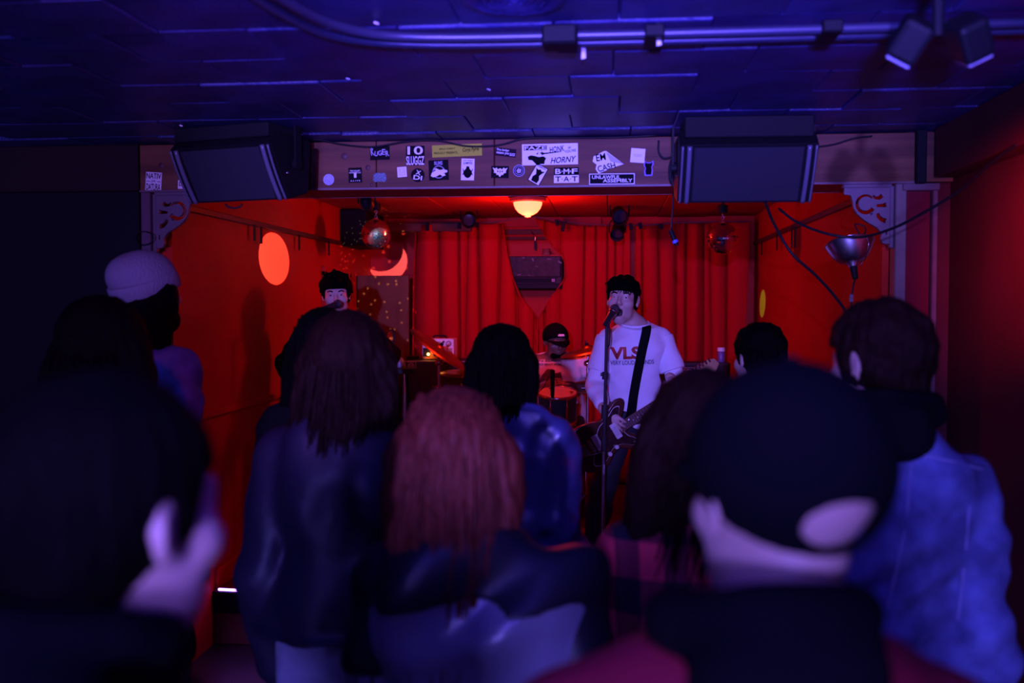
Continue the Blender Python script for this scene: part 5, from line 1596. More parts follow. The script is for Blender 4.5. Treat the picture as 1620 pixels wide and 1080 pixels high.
# ------------------------------------------------------------------ the singer
SYY = 5.62
sl = V3(P(1003, 700, SYY).x, SYY, STAGE_Z)
syaw = PI + 0.06
wr_fret = local(P(1062, 622, 5.33), sl, syaw)
wr_pick = local(P(957, 650, 5.36), sl, syaw)
b = Body(1.68, 0.94, head=(R(-13), R(6), R(-4)), arms={-1: (wr_fret, V3(-0.5, -0.9, -0.6)), 1: (wr_pick, V3(0.45, -0.9, -0.3))}, hip_drop=0.06, lean=0.06, headscale=1.06,
         legs={1: (V3(0.24, 0.02, 0), V3(0.15, 1, 0)), -1: (V3(-0.22, -0.02, 0), V3(-0.15, 1, 0))}, head_off=local(P(987, 475, SYY - 0.04), sl, syaw) * 0)
tgt = local(P(985, 475, SYY - 0.05), sl, syaw)
b.hc = tgt
SB = b
singer = make_body('person', 'singer in white long-sleeved shirt playing guitar at the microphone', b, sl, syaw, m_skin, 0.0065, 1.0,
    {-1: (V3(-0.15, 0.35, 0.6), V3(-0.5, 0.2, 0.5), 0.9), 1: (V3(-0.45, 0.30, -0.45), V3(0.3, 0.9, 0.1), 0.55)})
def tee_over(F): pass
sh_ = garment(b, singer, 'shirt', m_wshirt, 'top', 0.016, 0.78, 0.0075, 5, 0.0050, 0.70, open_neck=0.004, stretch=(1, 1, 0.35), fr=24)
garment(b, singer, 'trousers', m_jeans, 'bottom', 0.014, 0, 0.010, 9, 0.003)
shoes(b, singer)
# short sleeves of the tee worn over the long sleeves
for q in (1, -1):
    a, e = b.sh[q], b.el[q]
    F = Field(np.minimum(a, e) - 0.13, np.maximum(a, e) + 0.13, 0.0075)
    F.cone(a, a + (e - a) * 0.72, 0.066, 0.069, 0.0)
    F.disp(folds(0.003, 31 + q))
    F.half(a + (e - a) * 0.68, e - a)
    F.half(a + V3(0.0, 0, 0.012), a - e)
    obj('sleeve', F.mesh('sleeve'), m_wshirt, singer)
nkc = b.neck + V3(0, 0.02, 0.004)
tube('neckband', [nkc + V3(0.078 * math.cos(a), 0.074 * math.sin(a), -0.018 * math.sin(a)) for a in [i * PI / 10 for i in range(21)]], 0.009, m_wshirt, singer, 8, 2)
hr = short_hair(b, singer, m_hair_d, 0.005, 0.015, -0.062, 0.018, 7, 0.004, side=-0.03)
rr = random.Random(4)
st = []
for i in range(46):
    x = rr.uniform(-0.070, 0.070)
    y0 = 0.055 * math.sqrt(max(0, 1 - (x / 0.085) ** 2)) + 0.02
    s_ = head_pt(b, x * 0.8, y0 - 0.01, 0.108 + rr.uniform(-0.01, 0.01))
    e_ = head_pt(b, x + rr.uniform(-0.02, 0.02), 0.088 * math.sqrt(max(0.1, 1 - (x / 0.09) ** 2)) + 0.012, rr.uniform(0.020, 0.062))
    st.append((s_, e_, 0.022))
v, f = locks(b, st, 0.0058, 0.006, None, 2, 8)
obj('fringe', from_data('fringe', v, f, True), m_hair_d, hr)
eyes(b, singer, True); brows(b, singer, m_hair_d)
mo = Field(b.hc - 0.15, b.hc + 0.15, 0.004)
mo.ell(head_pt(b, 0, 0.072, -0.074), V3(0.020, 0.012, 0.025), 0.0, b.Rh)
obj('mouth', mo.mesh('mouth'), mat('mouth_shade', (0.03, 0.006, 0.008), 0.5), singer)  # dark red filler, its colour standing in for shade in the mouth
# shirt print: follows the chest
m_print = mat('red_print', (0.45, 0.03, 0.03), 0.6)
m_print2 = mat('navy_print', (0.06, 0.05, 0.14), 0.6)
def chest_print(par, txt, px, py, w, h, Y, m, ang=0.0, tilt=0.0):
    me = text_me(txt, w, h, 0.001)
    c = P(px, py, Y)
    return me, c
def project_on(me, target, loc_w, rotz=0.0, roll=0.0, lift=0.003):
    """lays flat lettering on a garment by casting along the viewing normal of the lettering"""
    mw = Matrix.Translation(Vector(loc_w)) @ Matrix.Rotation(rotz, 4, 'Z') @ Matrix.Rotation(roll, 4, 'Y')
    bm = bmesh.new(); bm.from_mesh(me)
    bmesh.ops.subdivide_edges(bm, edges=[e for e in bm.edges if e.calc_length() > 0.02], cuts=2)
    d = (mw.to_3x3() @ Vector((0, 1, 0))).normalized()
    inv = target.matrix_world_custom.inverted()
    for v in bm.verts:
        p = mw @ v.co
        base = mw @ Vector((v.co.x, 0, v.co.z))
        ok, hit, nn, fi = target.ray_cast(inv @ (base - d * 0.35), (inv.to_3x3() @ d).normalized())
        if ok:
            hw = hit - (inv.to_3x3() @ d).normalized() * lift
            v.co = hw
        else:
            v.co = inv @ p
    bm.to_mesh(me); bm.free()
    return me
class Caster:
    def __init__(s, o, loc, yaw):
        s.o = o; s.matrix_world_custom = Matrix.Translation(Vector(loc)) @ Matrix.Rotation(yaw, 4, 'Z')
        from mathutils.bvhtree import BVHTree
        me = o.data
        s.bvh = BVHTree.FromPolygons([v.co[:] for v in me.vertices], [p.vertices[:] for p in me.polygons])
    def ray_cast(s, o, d):
        h, n, i, dist = s.bvh.ray_cast(o, d)
        return (h is not None), h, n, i
cs = Caster(sh_, sl, syaw)
for txt, px, py, w_, h_, m in (('VLS', 989, 558, M(47, 5.5), M(20, 5.5), m_print), ('VERY LOUD SOUNDS', 1000, 573, M(68, 5.5), M(7, 5.5), m_print2)):
    me = project_on(text_me(txt, w_, h_, 0.001, 0.0, 0.045 if txt == 'VLS' else 0.012), cs, P(px, py, 5.5), 0.0, R(-2), 0.004)
    obj('shirt_print', me, m, sh_)

# ------------------------------------------------------------------ the guitar
GY = 5.34
gc = P(957, 690, GY)
gt = thing('electric_guitar', 'sunburst electric guitar with tortoiseshell plate slung on the singer', 'guitar', gc, (0, -R(31.5), R(14)))
m_gbody = mat('sunburst_brown', (0.10, 0.022, 0.014), 0.25, coat=0.6, vary=0.6, vscale=5)
m_tort = mat('tortoise_plate', (0.05, 0.010, 0.012), 0.25, vary=0.6, vscale=60, coat=0.4)
m_cream = mat('cream_plastic', (0.62, 0.55, 0.58), 0.4)
m_fret = mat('rosewood', (0.10, 0.035, 0.03), 0.5)
m_maple = mat('maple_neck', (0.45, 0.25, 0.12), 0.4)
body_ctrl = [(-0.215, 0.03), (-0.235, -0.04), (-0.215, -0.115), (-0.15, -0.158), (-0.07, -0.150), (-0.01, -0.112), (0.05, -0.108), (0.105, -0.150), (0.165, -0.158), (0.185, -0.125), (0.155, -0.085), (0.125, -0.04), (0.125, 0.035), (0.165, 0.075), (0.205, 0.125), (0.20, 0.150), (0.15, 0.150), (0.08, 0.118), (0.01, 0.100), (-0.06, 0.125), (-0.13, 0.135), (-0.185, 0.10)]
def closed_smooth(c, n=5):
    c = [Vector((x, 0, z)) for x, z in c]
    N = len(c); out = []
    for i in range(N):
        a, b_, c_, d = c[i - 1], c[i], c[(i + 1) % N], c[(i + 2) % N]
        for j in range(n):
            t = j / n
            p = 0.5 * ((2 * b_) + (c_ - a) * t + (2 * a - 5 * b_ + 4 * c_ - d) * t * t + (3 * b_ - a - 3 * c_ + d) * t ** 3)
            out.append((p.x, p.z))
    return out
GS = 0.86
bo = [(x * GS, z * GS) for x, z in closed_smooth(body_ctrl)]
obj('body', poly_me('body', [bo], 0.030, 0.006), m_gbody, gt)
guard = [(-0.06, -0.12), (0.0, -0.085), (0.06, -0.09), (0.115, -0.13), (0.150, -0.135), (0.150, -0.10), (0.12, -0.06), (0.105, 0.03), (0.135, 0.075), (0.165, 0.115), (0.13, 0.125), (0.07, 0.095), (0.0, 0.075), (-0.04, 0.04), (-0.06, -0.02), (-0.12, -0.06), (-0.15, -0.11), (-0.11, -0.135)]
go = [(x * GS, z * GS) for x, z in closed_smooth(guard)]
edge = obj('guard_edge', poly_me('guard_edge', [[(x * 1.03, z * 1.03) for x, z in go]], 0.003), m_cream, gt, (0, -0.0225, 0))
obj('pick_guard', poly_me('pick_guard', [go], 0.003), m_tort, gt, (0, -0.0245, 0))
for x, a in ((0.062, 0.0), (-0.055, 0.0)):
    pk = box('pickup', (x, -0.030, 0), (0.036, 0.012, 0.088), m_cream, gt, (0, a, 0), 0.004, 2)
    for k in range(6): cyl('pole_piece', (x, -0.036, -0.026 + 0.0104 * k), (x, -0.0375, -0.026 + 0.0104 * k), 0.0024, m_steel, pk, 8)
box('bridge', (-0.095, -0.032, 0), (0.016, 0.014, 0.075), m_chrome, gt, None, 0.003)
box('tailpiece', (-0.145, -0.027, 0), (0.055, 0.006, 0.06), m_chrome, gt, None, 0.003)
tube('tremolo_arm', [Vector((-0.135, -0.032, -0.03)), Vector((-0.10, -0.05, -0.04)), Vector((-0.03, -0.055, -0.055))], 0.003, m_chrome, gt)
for x, z in ((-0.03, -0.088), (0.02, -0.075)): cyl('knob', (x, -0.026, z), (x, -0.042, z), 0.011, m_cream, gt)
cyl('switch', (0.118, -0.026, -0.105), (0.125, -0.045, -0.105), 0.004, m_cream, gt)
cyl('jack', (-0.075, -0.026, -0.100), (-0.075, -0.034, -0.100), 0.006, m_chrome, gt)
box('neck', (0.335, -0.020, 0), (0.44, 0.018, 0.050), m_maple, gt, None, 0.006)
fb = box('fretboard', (0.325, -0.032, 0), (0.47, 0.006, 0.052), m_fret, gt, None, 0.001)
for k in range(21):
    x = 0.555 - 0.47 * 1.34 * (1 - 2 ** (-(k + 1) / 12.0)) / 1.0 * 0.98
    if x > 0.095: box('fret', (x, -0.0355, 0), (0.0018, 0.002, 0.050), m_steel, fb)
for x in (0.50, 0.44, 0.385, 0.335, 0.29, 0.232, 0.20, 0.172): cyl('inlay', (x, -0.035, 0), (x, -0.0358, 0), 0.004, m_white, fb, 10)
hdst = [(0.55, -0.026), (0.57, -0.034), (0.62, -0.030), (0.70, -0.020), (0.735, 0.005), (0.725, 0.040), (0.69, 0.052), (0.64, 0.042), (0.58, 0.036), (0.55, 0.026)]
hs_ = obj('headstock', poly_me('headstock', [hdst], 0.014, 0.002), m_maple, gt, (0, -0.018, 0))
for k in range(6): cyl('tuner', (0.585 + 0.022 * k, -0.018, 0.040), (0.585 + 0.022 * k, -0.018, 0.062), 0.006, m_chrome, hs_, 8)
for k in range(6):
    z = -0.0215 + 0.0086 * k
    cyl('string', (-0.125, -0.0385, z * 1.1), (0.555, -0.0375, z * 0.85), 0.0006, m_steel, gt, 4)
# strap: ribbon over the chest and the shoulder
def ribbon(name, pts, nrms, w, th, m, parent=None):
    path = catmull(pts, 6)
    nn = catmull(nrms, 6)
    vs_, fs = [], []
    for i, p in enumerate(path):
        t = (path[min(i + 1, len(path) - 1)] - path[max(i - 1, 0)]).normalized()
        n_ = nn[i].normalized(); sd = t.cross(n_).normalized()
        for a_, b_ in ((-1, 0), (1, 0), (1, 1), (-1, 1)): vs_.append(p + sd * (w / 2 * a_) + n_ * (th * b_))
    for i in range(len(path) - 1):
        for k in range(4): fs.append((i * 4 + k, i * 4 + (k + 1) % 4, (i + 1) * 4 + (k + 1) % 4, (i + 1) * 4 + k))
    fs += [(0, 1, 2, 3), tuple(len(vs_) - 4 + k for k in (3, 2, 1, 0))]
    bm = bmesh.new(); bv = [bm.verts.new(v) for v in vs_]
    for f in fs: bm.faces.new([bv[i] for i in f])
    bmesh.ops.recalc_face_normals(bm, faces=bm.faces)
    return obj(name, bm_mesh(name, bm, False), m, parent)
ginv = (Matrix.Translation(Vector(gc)) @ Euler((0, -R(31.5), R(14))).to_matrix().to_4x4()).inverted()
path_px = [(1023, 521), (1021, 530), (1015, 556), (1008, 592), (1002, 626), (998, 650), (995, 662)]
pw, nw = [], []
dv = Vector((0, 1, 0))
inv = cs.matrix_world_custom.inverted()
for i, (px, py) in enumerate(path_px):
    c = P(px, py, 5.5)
    ok, hit, nn, fi = cs.ray_cast(inv @ (c - dv * 0.4), (inv.to_3x3() @ dv).normalized())
    if ok:
        w_ = cs.matrix_world_custom @ hit
        pw.append(Vector((w_.x, w_.y - 0.018, w_.z + (0.006 if i == 0 else 0)))); nw.append(Vector((0, -1, 0.9 if i == 0 else 0.1)))
    else:
        pw.append(Vector((c.x, 5.56, c.z))); nw.append(Vector((0, -0.5, 0.9)))
for i in range(len(pw) - 1): pw[i].y = min(pw[i].y, max(pw[i + 1].y, pw[i].y - 0.03)) if i > 2 else pw[i].y
back = pw[0] + Vector((0.0, 0.07, 0.008)); back2 = pw[0] + Vector((0.0, 0.15, -0.06))
pw = [back2, back] + pw; nw = [Vector((0, 1, 0.3)), Vector((0, 0.2, 1))] + nw
pw[-1] = Vector((P(994, 664, 5.36).x, 5.352, pw[-1].z)); pw[-2].y = min(pw[-2].y, 5.41)
strap = ribbon('strap', [ginv @ p for p in pw], [(ginv.to_3x3() @ n) for n in nw], 0.050, 0.004, m_blackcl, gt)
cyl('strap_button', ginv @ P(994, 663, 5.355), ginv @ P(994, 663, 5.335), 0.007, m_standb, gt)

# ------------------------------------------------------------------ the other vocalist
VYY = 5.85
vl = V3(P(532, 700, VYY).x, VYY, STAGE_Z)
vyaw = PI + 0.18
b = Body(1.68, 1.0, head=(R(4), R(-4), R(3)), arms={1: (V3(0.20, 0.30, 1.0), V3(1, -0.4, -0.4)), -1: (V3(-0.30, 0.36, 1.10), V3(-1, -0.3, -0.5))})
b.hc = local(P(532, 467, VYY - 0.03), vl, vyaw)
voc = make_body('person', 'wavy-haired vocalist by the wooden panel singing with eyes closed', b, vl, vyaw, m_skin, 0.0075, 0.3)
garment(b, voc, 'shirt', m_blackcl, 'top', 0.018, 0.84, 0.010, 3, 0.004, 0.5)
garment(b, voc, 'trousers', m_jeans, 'bottom', 0.012, 0, 0.011, 4, 0.003); shoes(b, voc)
short_hair(b, voc, m_hair_d, 0.006, 0.022, -0.06, 0.020, 12, 0.006)
eyes(b, voc, True); brows(b, voc, m_hair_d)

# ------------------------------------------------------------------ the drummer
DY = 7.34
dl = V3(P(880, 700, DY).x, DY, STAGE_Z)
dyaw = PI - 0.12
seat_z = 0.50
b = Body(1.78, 1.12, head=(R(30), R(-10), R(0)), lean=0.10, hip_drop=0.90 * 1.017 - seat_z - 0.09,
         arms={1: (V3(0.10, 0.40, 0.83), V3(1, -0.6, -0.5)), -1: (V3(-0.28, 0.36, 0.80), V3(-1, -0.5, -0.6))},
         legs={1: (V3(0.20, 0.52, 0), V3(0.1, 0.6, 1)), -1: (V3(-0.24, 0.48, 0), V3(-0.1, 0.6, 1))})
b.hc = local(P(879, 541, DY - 0.10), dl, dyaw)
dv_ = b.hc
b.sh = {q: local(P(881 - q * 38, 571, DY - 0.04), dl, dyaw) for q in (1, -1)}
b.neck = local(P(880, 563, DY - 0.03), dl, dyaw)
b.chest = local(P(881, 600, DY - 0.03), dl, dyaw); b.belly = b.chest + V3(0, -0.03, -0.17)
for q in (1, -1):
    tq = local(P(862 if q == 1 else 922, 612, DY - 0.30), dl, dyaw)
    b.el[q], b.wr[q] = ik(b.sh[q], tq, 0.29, 0.26, V3(q, -0.5, -0.4))
drm = make_body('person', 'drummer in dark cap and printed pink-lit tee behind the drums', b, dl, dyaw, m_skin_b, 0.0085, 0.0)
ds = garment(b, drm, 'shirt', mat('pale_pink_cotton', (0.78, 0.66, 0.66), 0.85, bump=0.1, bscale=40), 'top', 0.024, seat_z + 0.0, 0.0085, 6, 0.004, 0.0, open_neck=0.004, up=0.78)
garment(b, drm, 'shorts', m_jeans, 'bottom', 0.020, 0, 0.011, 5, 0.003, 0.1); shoes(b, drm)
brd = Field(b.hc - 0.17, b.hc + 0.17, 0.007)
brd.ell(head_pt(b, 0, 0.038, -0.078), V3(0.056, 0.054, 0.044), 0.0, b.Rh)
brd.box(head_pt(b, 0, 0.06, -0.01), V3(0.10, 0.10, 0.045), 0.01, 0.01, b.Rh, 'sub')
obj('beard', brd.mesh('beard'), m_hair_d, drm)

def ball_cap(b, parent, m, hole=False, h=0.005, logo=None, sx=1.0):
    k = b.hs
    F = Field(b.hc - V3(0.2, 0.25, 0.12), b.hc + V3(0.2, 0.25, 0.18), h)
    W = lambda x, y, z: head_pt(b, x, y, z)
    F.ell(W(0, -0.010, 0.040), V3(0.094 * sx, 0.113, 0.098) * k, 0.0, b.Rh)
    F.half(W(0, 0.02, 0.020 if not hole else 0.008), b.Rh @ V3(0, 0.46, -1))
    if hole:
        F.ell(W(0, -0.120, -0.006), V3(0.042, 0.055, 0.026) * k, 0.006, b.Rh, 'sub')
        F.ell(W(0, -0.012, 0.036), V3(0.082, 0.100, 0.088) * k, 0.0, b.Rh, 'sub')
    cap = obj('cap', F.mesh('cap'), m, parent)
    bm = bmesh.new()
    n = 16
    rows = []
    for i in range(n + 1):
        a = PI * 0.08 + PI * 0.84 * i / n
        x, y = math.cos(a), math.sin(a)
        r0, r1 = V3(0.092 * x, 0.100 * y, 0.026 ), V3(0.088 * x, 0.098 * y + 0.078 * y ** 1.3, 0.018 - 0.018 * (1 - abs(x)) )
        rows.append((r0, (r0 + r1) / 2 + V3(0, 0, 0.006), r1))
    vs_ = [W(*p) for row_ in rows for p in row_]
    fs = [(i * 3 + j, i * 3 + j + 1, (i + 1) * 3 + j + 1, (i + 1) * 3 + j) for i in range(n) for j in range(2)]
    vz = obj('visor', from_data('visor', vs_, fs, True), m, cap)
    sm = vz.modifiers.new('thick', 'SOLIDIFY'); sm.thickness = 0.005; sm.offset = 0
    cyl('button', W(0, -0.010, 0.134), W(0, -0.010, 0.142), 0.008, m, cap)
    return cap
cp = ball_cap(b, drm, m_cap)
lo_ = obj('emblem', poly_me('emblem', [[(-0.026, -0.008), (-0.018, 0.006), (-0.012, 0.010), (-0.006, 0.005), (0.0, 0.010), (0.008, 0.006), (0.016, 0.009), (0.026, 0.004), (0.024, -0.006), (0.014, -0.010), (0.006, -0.006), (-0.004, -0.011), (-0.014, -0.006)]], 0.002), m_white, cp)
lo_.matrix_local = Matrix.Translation(Vector(head_pt(b, 0.0, 0.102, 0.072))) @ (Matrix(b.Rh.tolist()) @ Matrix.Rotation(PI, 3, 'Z') @ Matrix.Rotation(-R(32), 3, 'X')).to_4x4()
cs2 = Caster(ds, dl, dyaw)
for txt, px, py, w_, h_ in (('BIG BLACK', 868, 570, M(42, 7.2), M(4.4, 7.2)), ('SONGS ABOUT WORK', 868, 576, M(43, 7.2), M(3.6, 7.2))):
    obj('shirt_print', project_on(text_me(txt, w_, h_, 0.001), cs2, P(px, py, 7.2), 0.0, R(0), 0.004), m_ink, ds)
pr = poly_me('shirt_drawing', [[(-0.08, -0.06), (-0.05, 0.0), (-0.01, 0.05), (0.03, 0.05), (0.05, 0.02), (0.09, 0.03), (0.10, -0.02), (0.05, -0.03), (0.02, -0.06), (-0.02, -0.03)]], 0.001)
obj('shirt_drawing', project_on(pr, cs2, P(868, 594, 7.2), 0.0, 0.0, 0.003), mat('sepia_print', (0.18, 0.05, 0.05), 0.7), ds)
stool = thing('drum_throne', 'round padded drum stool under the drummer', 'stool', (dl[0], DY + 0.02, STAGE_Z))
cyl('seat', (0, 0, seat_z - 0.12), (0, 0, seat_z - 0.045), 0.16, m_tolex, stool, 24); cyl('post', (0, 0, 0.15), (0, 0, seat_z - 0.12), 0.02, m_chrome, stool)
for k in range(3): cyl('leg', (0, 0, 0.2), (0.22 * math.cos(k * 2.09 + 1.57), 0.22 * math.sin(k * 2.09 + 1.57), 0.01), 0.011, m_chrome, stool, 8)
for q, lab in ((1, 'wooden drumstick in the drummer\'s hand over green drum'), (-1, 'wooden drumstick in the drummer\'s hand near the singer')):
    w_ = rz(dyaw) @ b.wr[q] + dl
    dd_ = Vector((0.25 * q, -0.9, 0.25 if q == 1 else 0.1)).normalized()
    st_ = tag(thing('drumstick', lab, 'drumstick', Vector(w_) + Vector((0, -0.06, -0.035))))
    cyl('shaft', dd_ * -0.10, dd_ * 0.28, 0.007, m_maple, st_, 8, 0.005); obj('tip', lathe_me('tip', [(0, -0.008), (0.006, -0.002), (0.006, 0.004), (0, 0.010)], 8, True, dd_, dd_ * 0.285), m_maple, st_)

# ------------------------------------------------------------------ audience
def stand(px, py_crown, Y, **kw):
    """place a standing person so that the crown shows at the pixel"""
    c = P(px, py_crown, Y)
    return V3(c.x, Y, 0), c.z

def simple(label, px, py, Y, yaw, skin, top, bottom, hair_fn, wide=1.0, head=(0, 0, 0), h=0.011, crown_add=0.018, topkw=None, mat_shoe=None, arms=None, lean=0.0, dx=0.0, feat=True, hs=1.0):
    loc, zc = stand(px, py, Y)
    H = zc - crown_add
    b = Body(H, wide, head=head, arms=arms, lean=lean, headscale=hs)
    # body stands a little aside when the head is not over the middle of the shoulders
    loc = loc + V3(dx, 0, 0)
    b.hc = b.hc - rz(-yaw) @ V3(dx, 0, 0)
    o = make_body('person', label, b, loc, yaw, skin, h, feat=feat)
    g = None
    if top is not None:
        kw = dict(t=0.026, hem=0.83 * b.k, h=h * 0.9, seed=int(px) % 97, fold=0.005)
        kw.update(topkw or {})
        g = garment(b, o, kw.pop('name', 'jacket'), top, 'top', **kw)
    garment(b, o, 'trousers', bottom, 'bottom', 0.014, 0, 0.013, int(px) % 89, 0.003)
    shoes(b, o, mat_shoe, 0.010)
    hair_fn(b, o)
    return b, o, g, loc

# auburn-haired woman in a shiny jacket
def hf(b, o): long_hair(b, o, m_hair_red, 0.45, 0.0065, 0.070, 5, 0.30, 0.080, 1.0, 260)
def seams_back(F): pass
b, o, g, loc = simple('auburn-haired woman in a shiny grey jacket with shoulder strap', 716, 619, 1.75, 0.05, m_skin, m_leather, m_jeans, hf, 1.0, h=0.010, crown_add=0.022, dx=0.05,
    topkw=dict(t=0.036, fold=0.012, stretch=(1.3, 1, 0.35), h=0.008, hem=0.70, collar=(0.01, 0.016), fr=20))
garment(b, g, 'yoke', mat('black_satin', (0.010, 0.009, 0.016), 0.45, spec=0.3), 'top', 0.047, 1.235, 0.008, int(716) % 97, 0.012, 0.0, stretch=(1.3, 1, 0.35), up=0.45, fr=20)
cs3 = Caster(g, loc, 0.05)
def lay(cast, pts_px, Y, off=0.006):
    out = []
    inv = cast.matrix_world_custom.inverted()
    for px, py in pts_px:
        c = P(px, py, Y)
        d = (c - Vector((0, 0, CAM_Z))).normalized()
        ok, hit, nn, fi = cast.ray_cast(inv @ (c - d * 0.5), (inv.to_3x3() @ d).normalized())
        if ok: out.append((hit + nn * off, nn))
    return out
# shoulder bag strap down her back
L_ = lay(cs3, [(690, 905), (668, 945), (640, 985), (612, 1025), (590, 1060), (575, 1078)], 1.7)
if len(L_) > 3:
    e0 = L_[-1][0]
    bag = thing('shoulder_bag', 'pale bag strap slung across the shiny grey jacket', 'bag', loc, (0, 0, 0.05))
    bag.location = loc
    pts = [p for p, n in L_] + [e0 + Vector((-0.04, -0.01, -0.10)), e0 + Vector((-0.06, 0.0, -0.20))]
    ribbon('strap', pts, [n for p, n in L_] + [Vector((-0.3, -1, 0)), Vector((-0.3, -1, 0))], 0.024, 0.004, mat('mauve_strap', (0.42, 0.28, 0.36), 0.5), bag)
    bx_ = e0 + Vector((-0.03, -0.03, -0.30))
    box('pouch', bx_, (0.24, 0.07, 0.18), m_blackcl, bag, (0, 0, 0.3), 0.02, 3)
    obj('buckle', poly_me('buckle', [rect(0.034, 0.05), rect(0.024, 0.040)], 0.004), m_chrome, bag, pts[-3] + Vector((0, -0.008, 0)))
# seams of her jacket
for pts_px in ([(560, 925), (620, 935), (700, 940), (790, 935), (880, 935), (940, 942)], [(770, 960), (765, 1010), (760, 1075)]):
    L_ = lay(cs3, pts_px, 1.7, 0.001)
    if len(L_) > 2: tube('seam', [p for p, n in L_], 0.0025, m_leather, g, 5, 5)

# long-haired woman in a dark hip-length coat
def hf(b, o): long_hair(b, o, m_hair_br, 0.50, 0.0075, 0.095, 9, 0.55, 0.085, 1.0, 240, vol=0.026)
b, o, g, loc = simple('woman with long wavy brown hair in a dark hip-length coat', 547, 490, 2.42, 0.0, m_skin, m_coat, m_denim2, hf, 0.98, crown_add=0.028,
    topkw=dict(t=0.040, hem=0.945, fold=0.007, stretch=(1, 1, 0.25), flare=0.02, name='coat'), dx=0.0)
# short-haired person just ahead of her
def hf(b, o): long_hair(b, o, m_hair_d, 0.24, 0.008, 0.09, 21, 0.2, 0.075, 0.9, 60, vol=0.018)
simple('black-haired person in black standing directly ahead of the dark-coated woman', 512, 487, 3.0, 0.1, m_skin, m_blackcl, m_jeans, hf, 0.95, h=0.013, dx=0.02, topkw=dict(t=0.03))
# dark-haired woman in a blue satin jacket
def hf(b, o): long_hair(b, o, m_hair_d, 0.36, 0.0075, 0.070, 13, 0.5, 0.072, 1.0, 200)
b, o, g, loc = simple('dark-haired woman in a blue satin jacket near the drums', 793, 515, 3.15, -0.1, m_skin, m_satin, m_jeans, hf, 0.95, topkw=dict(t=0.030, fold=0.011, hem=0.86, stretch=(1.2, 1, 0.6), collar=(0.0, 0.022), fr=22), dx=0.03)
# woman in red and black plaid
def hf(b, o): long_hair(b, o, m_hair_br, 0.36, 0.008, 0.115, 17, 0.75, 0.085, 1.0, 240, vol=0.026)
b, o, g, loc = simple('woman in red and black plaid shirt with wavy dark hair', 1112, 588, 1.95, 0.12, m_skin, m_plaid, m_jeans, hf, 0.95, h=0.011, topkw=dict(t=0.030, fold=0.006, hem=0.75, name='plaid_shirt', fr=22), crown_add=0.026)
# man in denim jacket
def hf(b, o): short_hair(b, o, m_hair_br, 0.006, 0.020, -0.115, 0.045, 31, 0.0035, side=-0.05)
def hood(F_b):
    def f(F):
        n = F_b['b'].neck if F_b else None
    return f
b, o, g, loc = simple('man in worn blue denim jacket and dark hood with turned head', 1392, 474, 2.15, -0.08, m_skin, m_denim, m_jeans, hf, 0.88, head=(R(40), R(-4), 0), h=0.011,
    topkw=dict(t=0.028, fold=0.011, hem=0.80, h=0.008, stretch=(1.4, 1, 0.4), fr=22), dx=0.02, crown_add=0.02)
# hood of his sweater lying on the back
def hood_mesh(b, o, m, wid=0.11, up=0.0, back=0.0, h=0.008):
    n = b.neck + V3(0, 0, up)
    F = Field(n - V3(0.30, 0.30, 0.22), n + V3(0.30, 0.24, 0.16), h)
    for i in range(16):
        a0, a1 = 2 * PI * i / 16, 2 * PI * (i + 1) / 16
        f = lambda a: n + V3(0.078 * math.cos(a), 0.076 * math.sin(a), 0.012 - 0.03 * math.sin(a))
        F.cone(f(a0), f(a1), 0.026, 0.026, 0.02)
    F.ell(n + V3(0, -0.095 - back, -0.005), V3(wid, 0.050, 0.050), 0.03, rx(0.3))
    F.ell(n + V3(0, -0.095 - back, -0.040), V3(wid * 0.7, 0.034, 0.042), 0.03)
    F.disp(folds(0.005, 77, (1, 1, 1.5), 26))
    return obj('hood', F.mesh('hood'), m, o)
hood_mesh(b, o, m_blackcl, 0.072, 0.055)
cs4 = Caster(g, loc, -0.08)
for pts_px in ([(1385, 728), (1420, 722), (1460, 720), (1510, 730), (1560, 742)], [(1440, 735), (1436, 800), (1425, 870), (1405, 960), (1395, 1010)], [(1538, 745), (1532, 820), (1525, 900), (1515, 980)]):
    L_ = lay(cs4, pts_px, 1.95, 0.001)
    if len(L_) > 2: tube('seam', [p for p, n in L_], 0.003, mat('denim_seam', (0.22, 0.22, 0.45), 0.8), g, 5, 5)
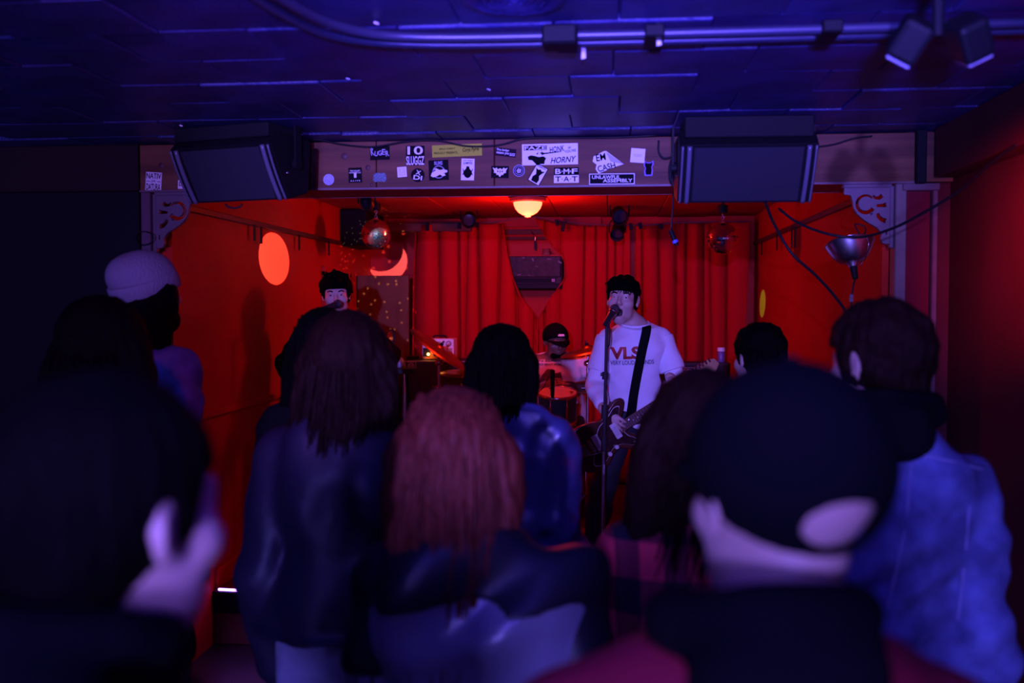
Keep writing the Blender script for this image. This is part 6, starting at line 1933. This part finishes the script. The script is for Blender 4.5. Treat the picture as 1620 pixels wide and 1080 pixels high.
# man in knitted hat
def hf(b, o):
    long_hair(b, o, m_hair_d, 0.22, 0.009, 0.085, 41, 0.3, 0.07, 0.9, 0, vol=0.008)
    F = Field(b.hc - V3(0.18, 0.2, 0.16), b.hc + V3(0.18, 0.2, 0.22), 0.007)
    W = lambda x, y, z: head_pt(b, x, y, z)
    F.ell(W(0, -0.018, 0.052), V3(0.097, 0.118, 0.098), 0.0, b.Rh)
    F.half(W(0, 0.0, 0.018), b.Rh @ V3(0, 0.25, -1))
    F.disp(folds(0.004, 9, (1, 1, 1), 24))
    hat = obj('beanie', F.mesh('beanie'), m_beanie, o)
    F = Field(b.hc - V3(0.18, 0.2, 0.16), b.hc + V3(0.18, 0.2, 0.22), 0.006)
    F.ell(W(0, -0.016, 0.030), V3(0.104, 0.124, 0.095), 0.0, b.Rh)
    F.half(W(0, 0.0, 0.000), b.Rh @ V3(0, 0.30, -1)); F.half(W(0, 0.0, 0.056), b.Rh @ V3(0, -0.30, 1))
    obj('cuff', F.mesh('cuff'), m_beanie, hat)
    Fb = Field(b.hc - 0.17, b.hc + 0.17, 0.008)
    Fb.ell(head_pt(b, 0, 0.045, -0.088), V3(0.058, 0.060, 0.052), 0.0, b.Rh)
    obj('beard', Fb.mesh('beard'), m_hair_d, o)
simple('tall man in a grey knitted hat and blue denim jacket', 228, 386, 3.2, -0.15, m_skin, m_denim, m_jeans, hf, 1.0, head=(R(-24), R(2), 0), topkw=dict(t=0.03, hem=0.80, fold=0.006, collar=(0.012, 0.014)), dx=-0.05, crown_add=0.035)
# long-haired person in black ahead of the hat man's back
def hf(b, o): long_hair(b, o, m_hair_d, 0.40, 0.009, 0.125, 19, 0.4, 0.088, 1.05, 170, vol=0.028)
simple('person in black with long loose hair next to man in knitted hat', 155, 466, 2.4, -0.1, m_skin, m_blackcl, m_jeans, hf, 0.9, h=0.012, topkw=dict(t=0.036), crown_add=0.03)
# dark-haired person farther right near the stage
def hf(b, o): short_hair(b, o, m_hair_d, 0.008, 0.017, -0.075, 0.05, 51, 0.004)
simple('black-haired person near the stage before the lettered amplifier', 1203, 512, 3.7, 0.15, m_skin, m_blackcl, m_jeans, hf, 0.95, head=(R(15), 0, 0), h=0.012, topkw=dict(t=0.028))
# man in cap, close by
def hf(b, o):
    ball_cap(b, o, m_cap, True, 0.0045)
b, o, g, loc = simple('man in black cap and maroon jacket with dark hood', 1252, 572, 0.95, 0.10, m_skin, m_maroon, m_jeans, hf, 1.08, head=(R(15), R(0), R(0)), h=0.009, crown_add=0.020, topkw=dict(t=0.040, fold=0.008, hem=0.80, h=0.008, fr=18), dx=-0.03)
hood_mesh(b, o, m_blackcl, 0.085, 0.03, 0.0)
# man with cropped hair, closest at the left
def hf(b, o):
    short_hair(b, o, m_hair_d, 0.006, 0.013, -0.11, 0.05, 71, 0.002, side=-0.06)
    hood_mesh(b, o, m_blackcl, 0.13, 0.045)
simple('person with dark collar-length hair and black jacket, cheek lit violet', 146, 602, 0.80, -0.20, m_skin, m_blackcl, m_jeans, hf, 1.02, head=(R(-12), 0, 0), h=0.009, topkw=dict(t=0.034, hem=0.82), crown_add=0.012, dx=-0.02)
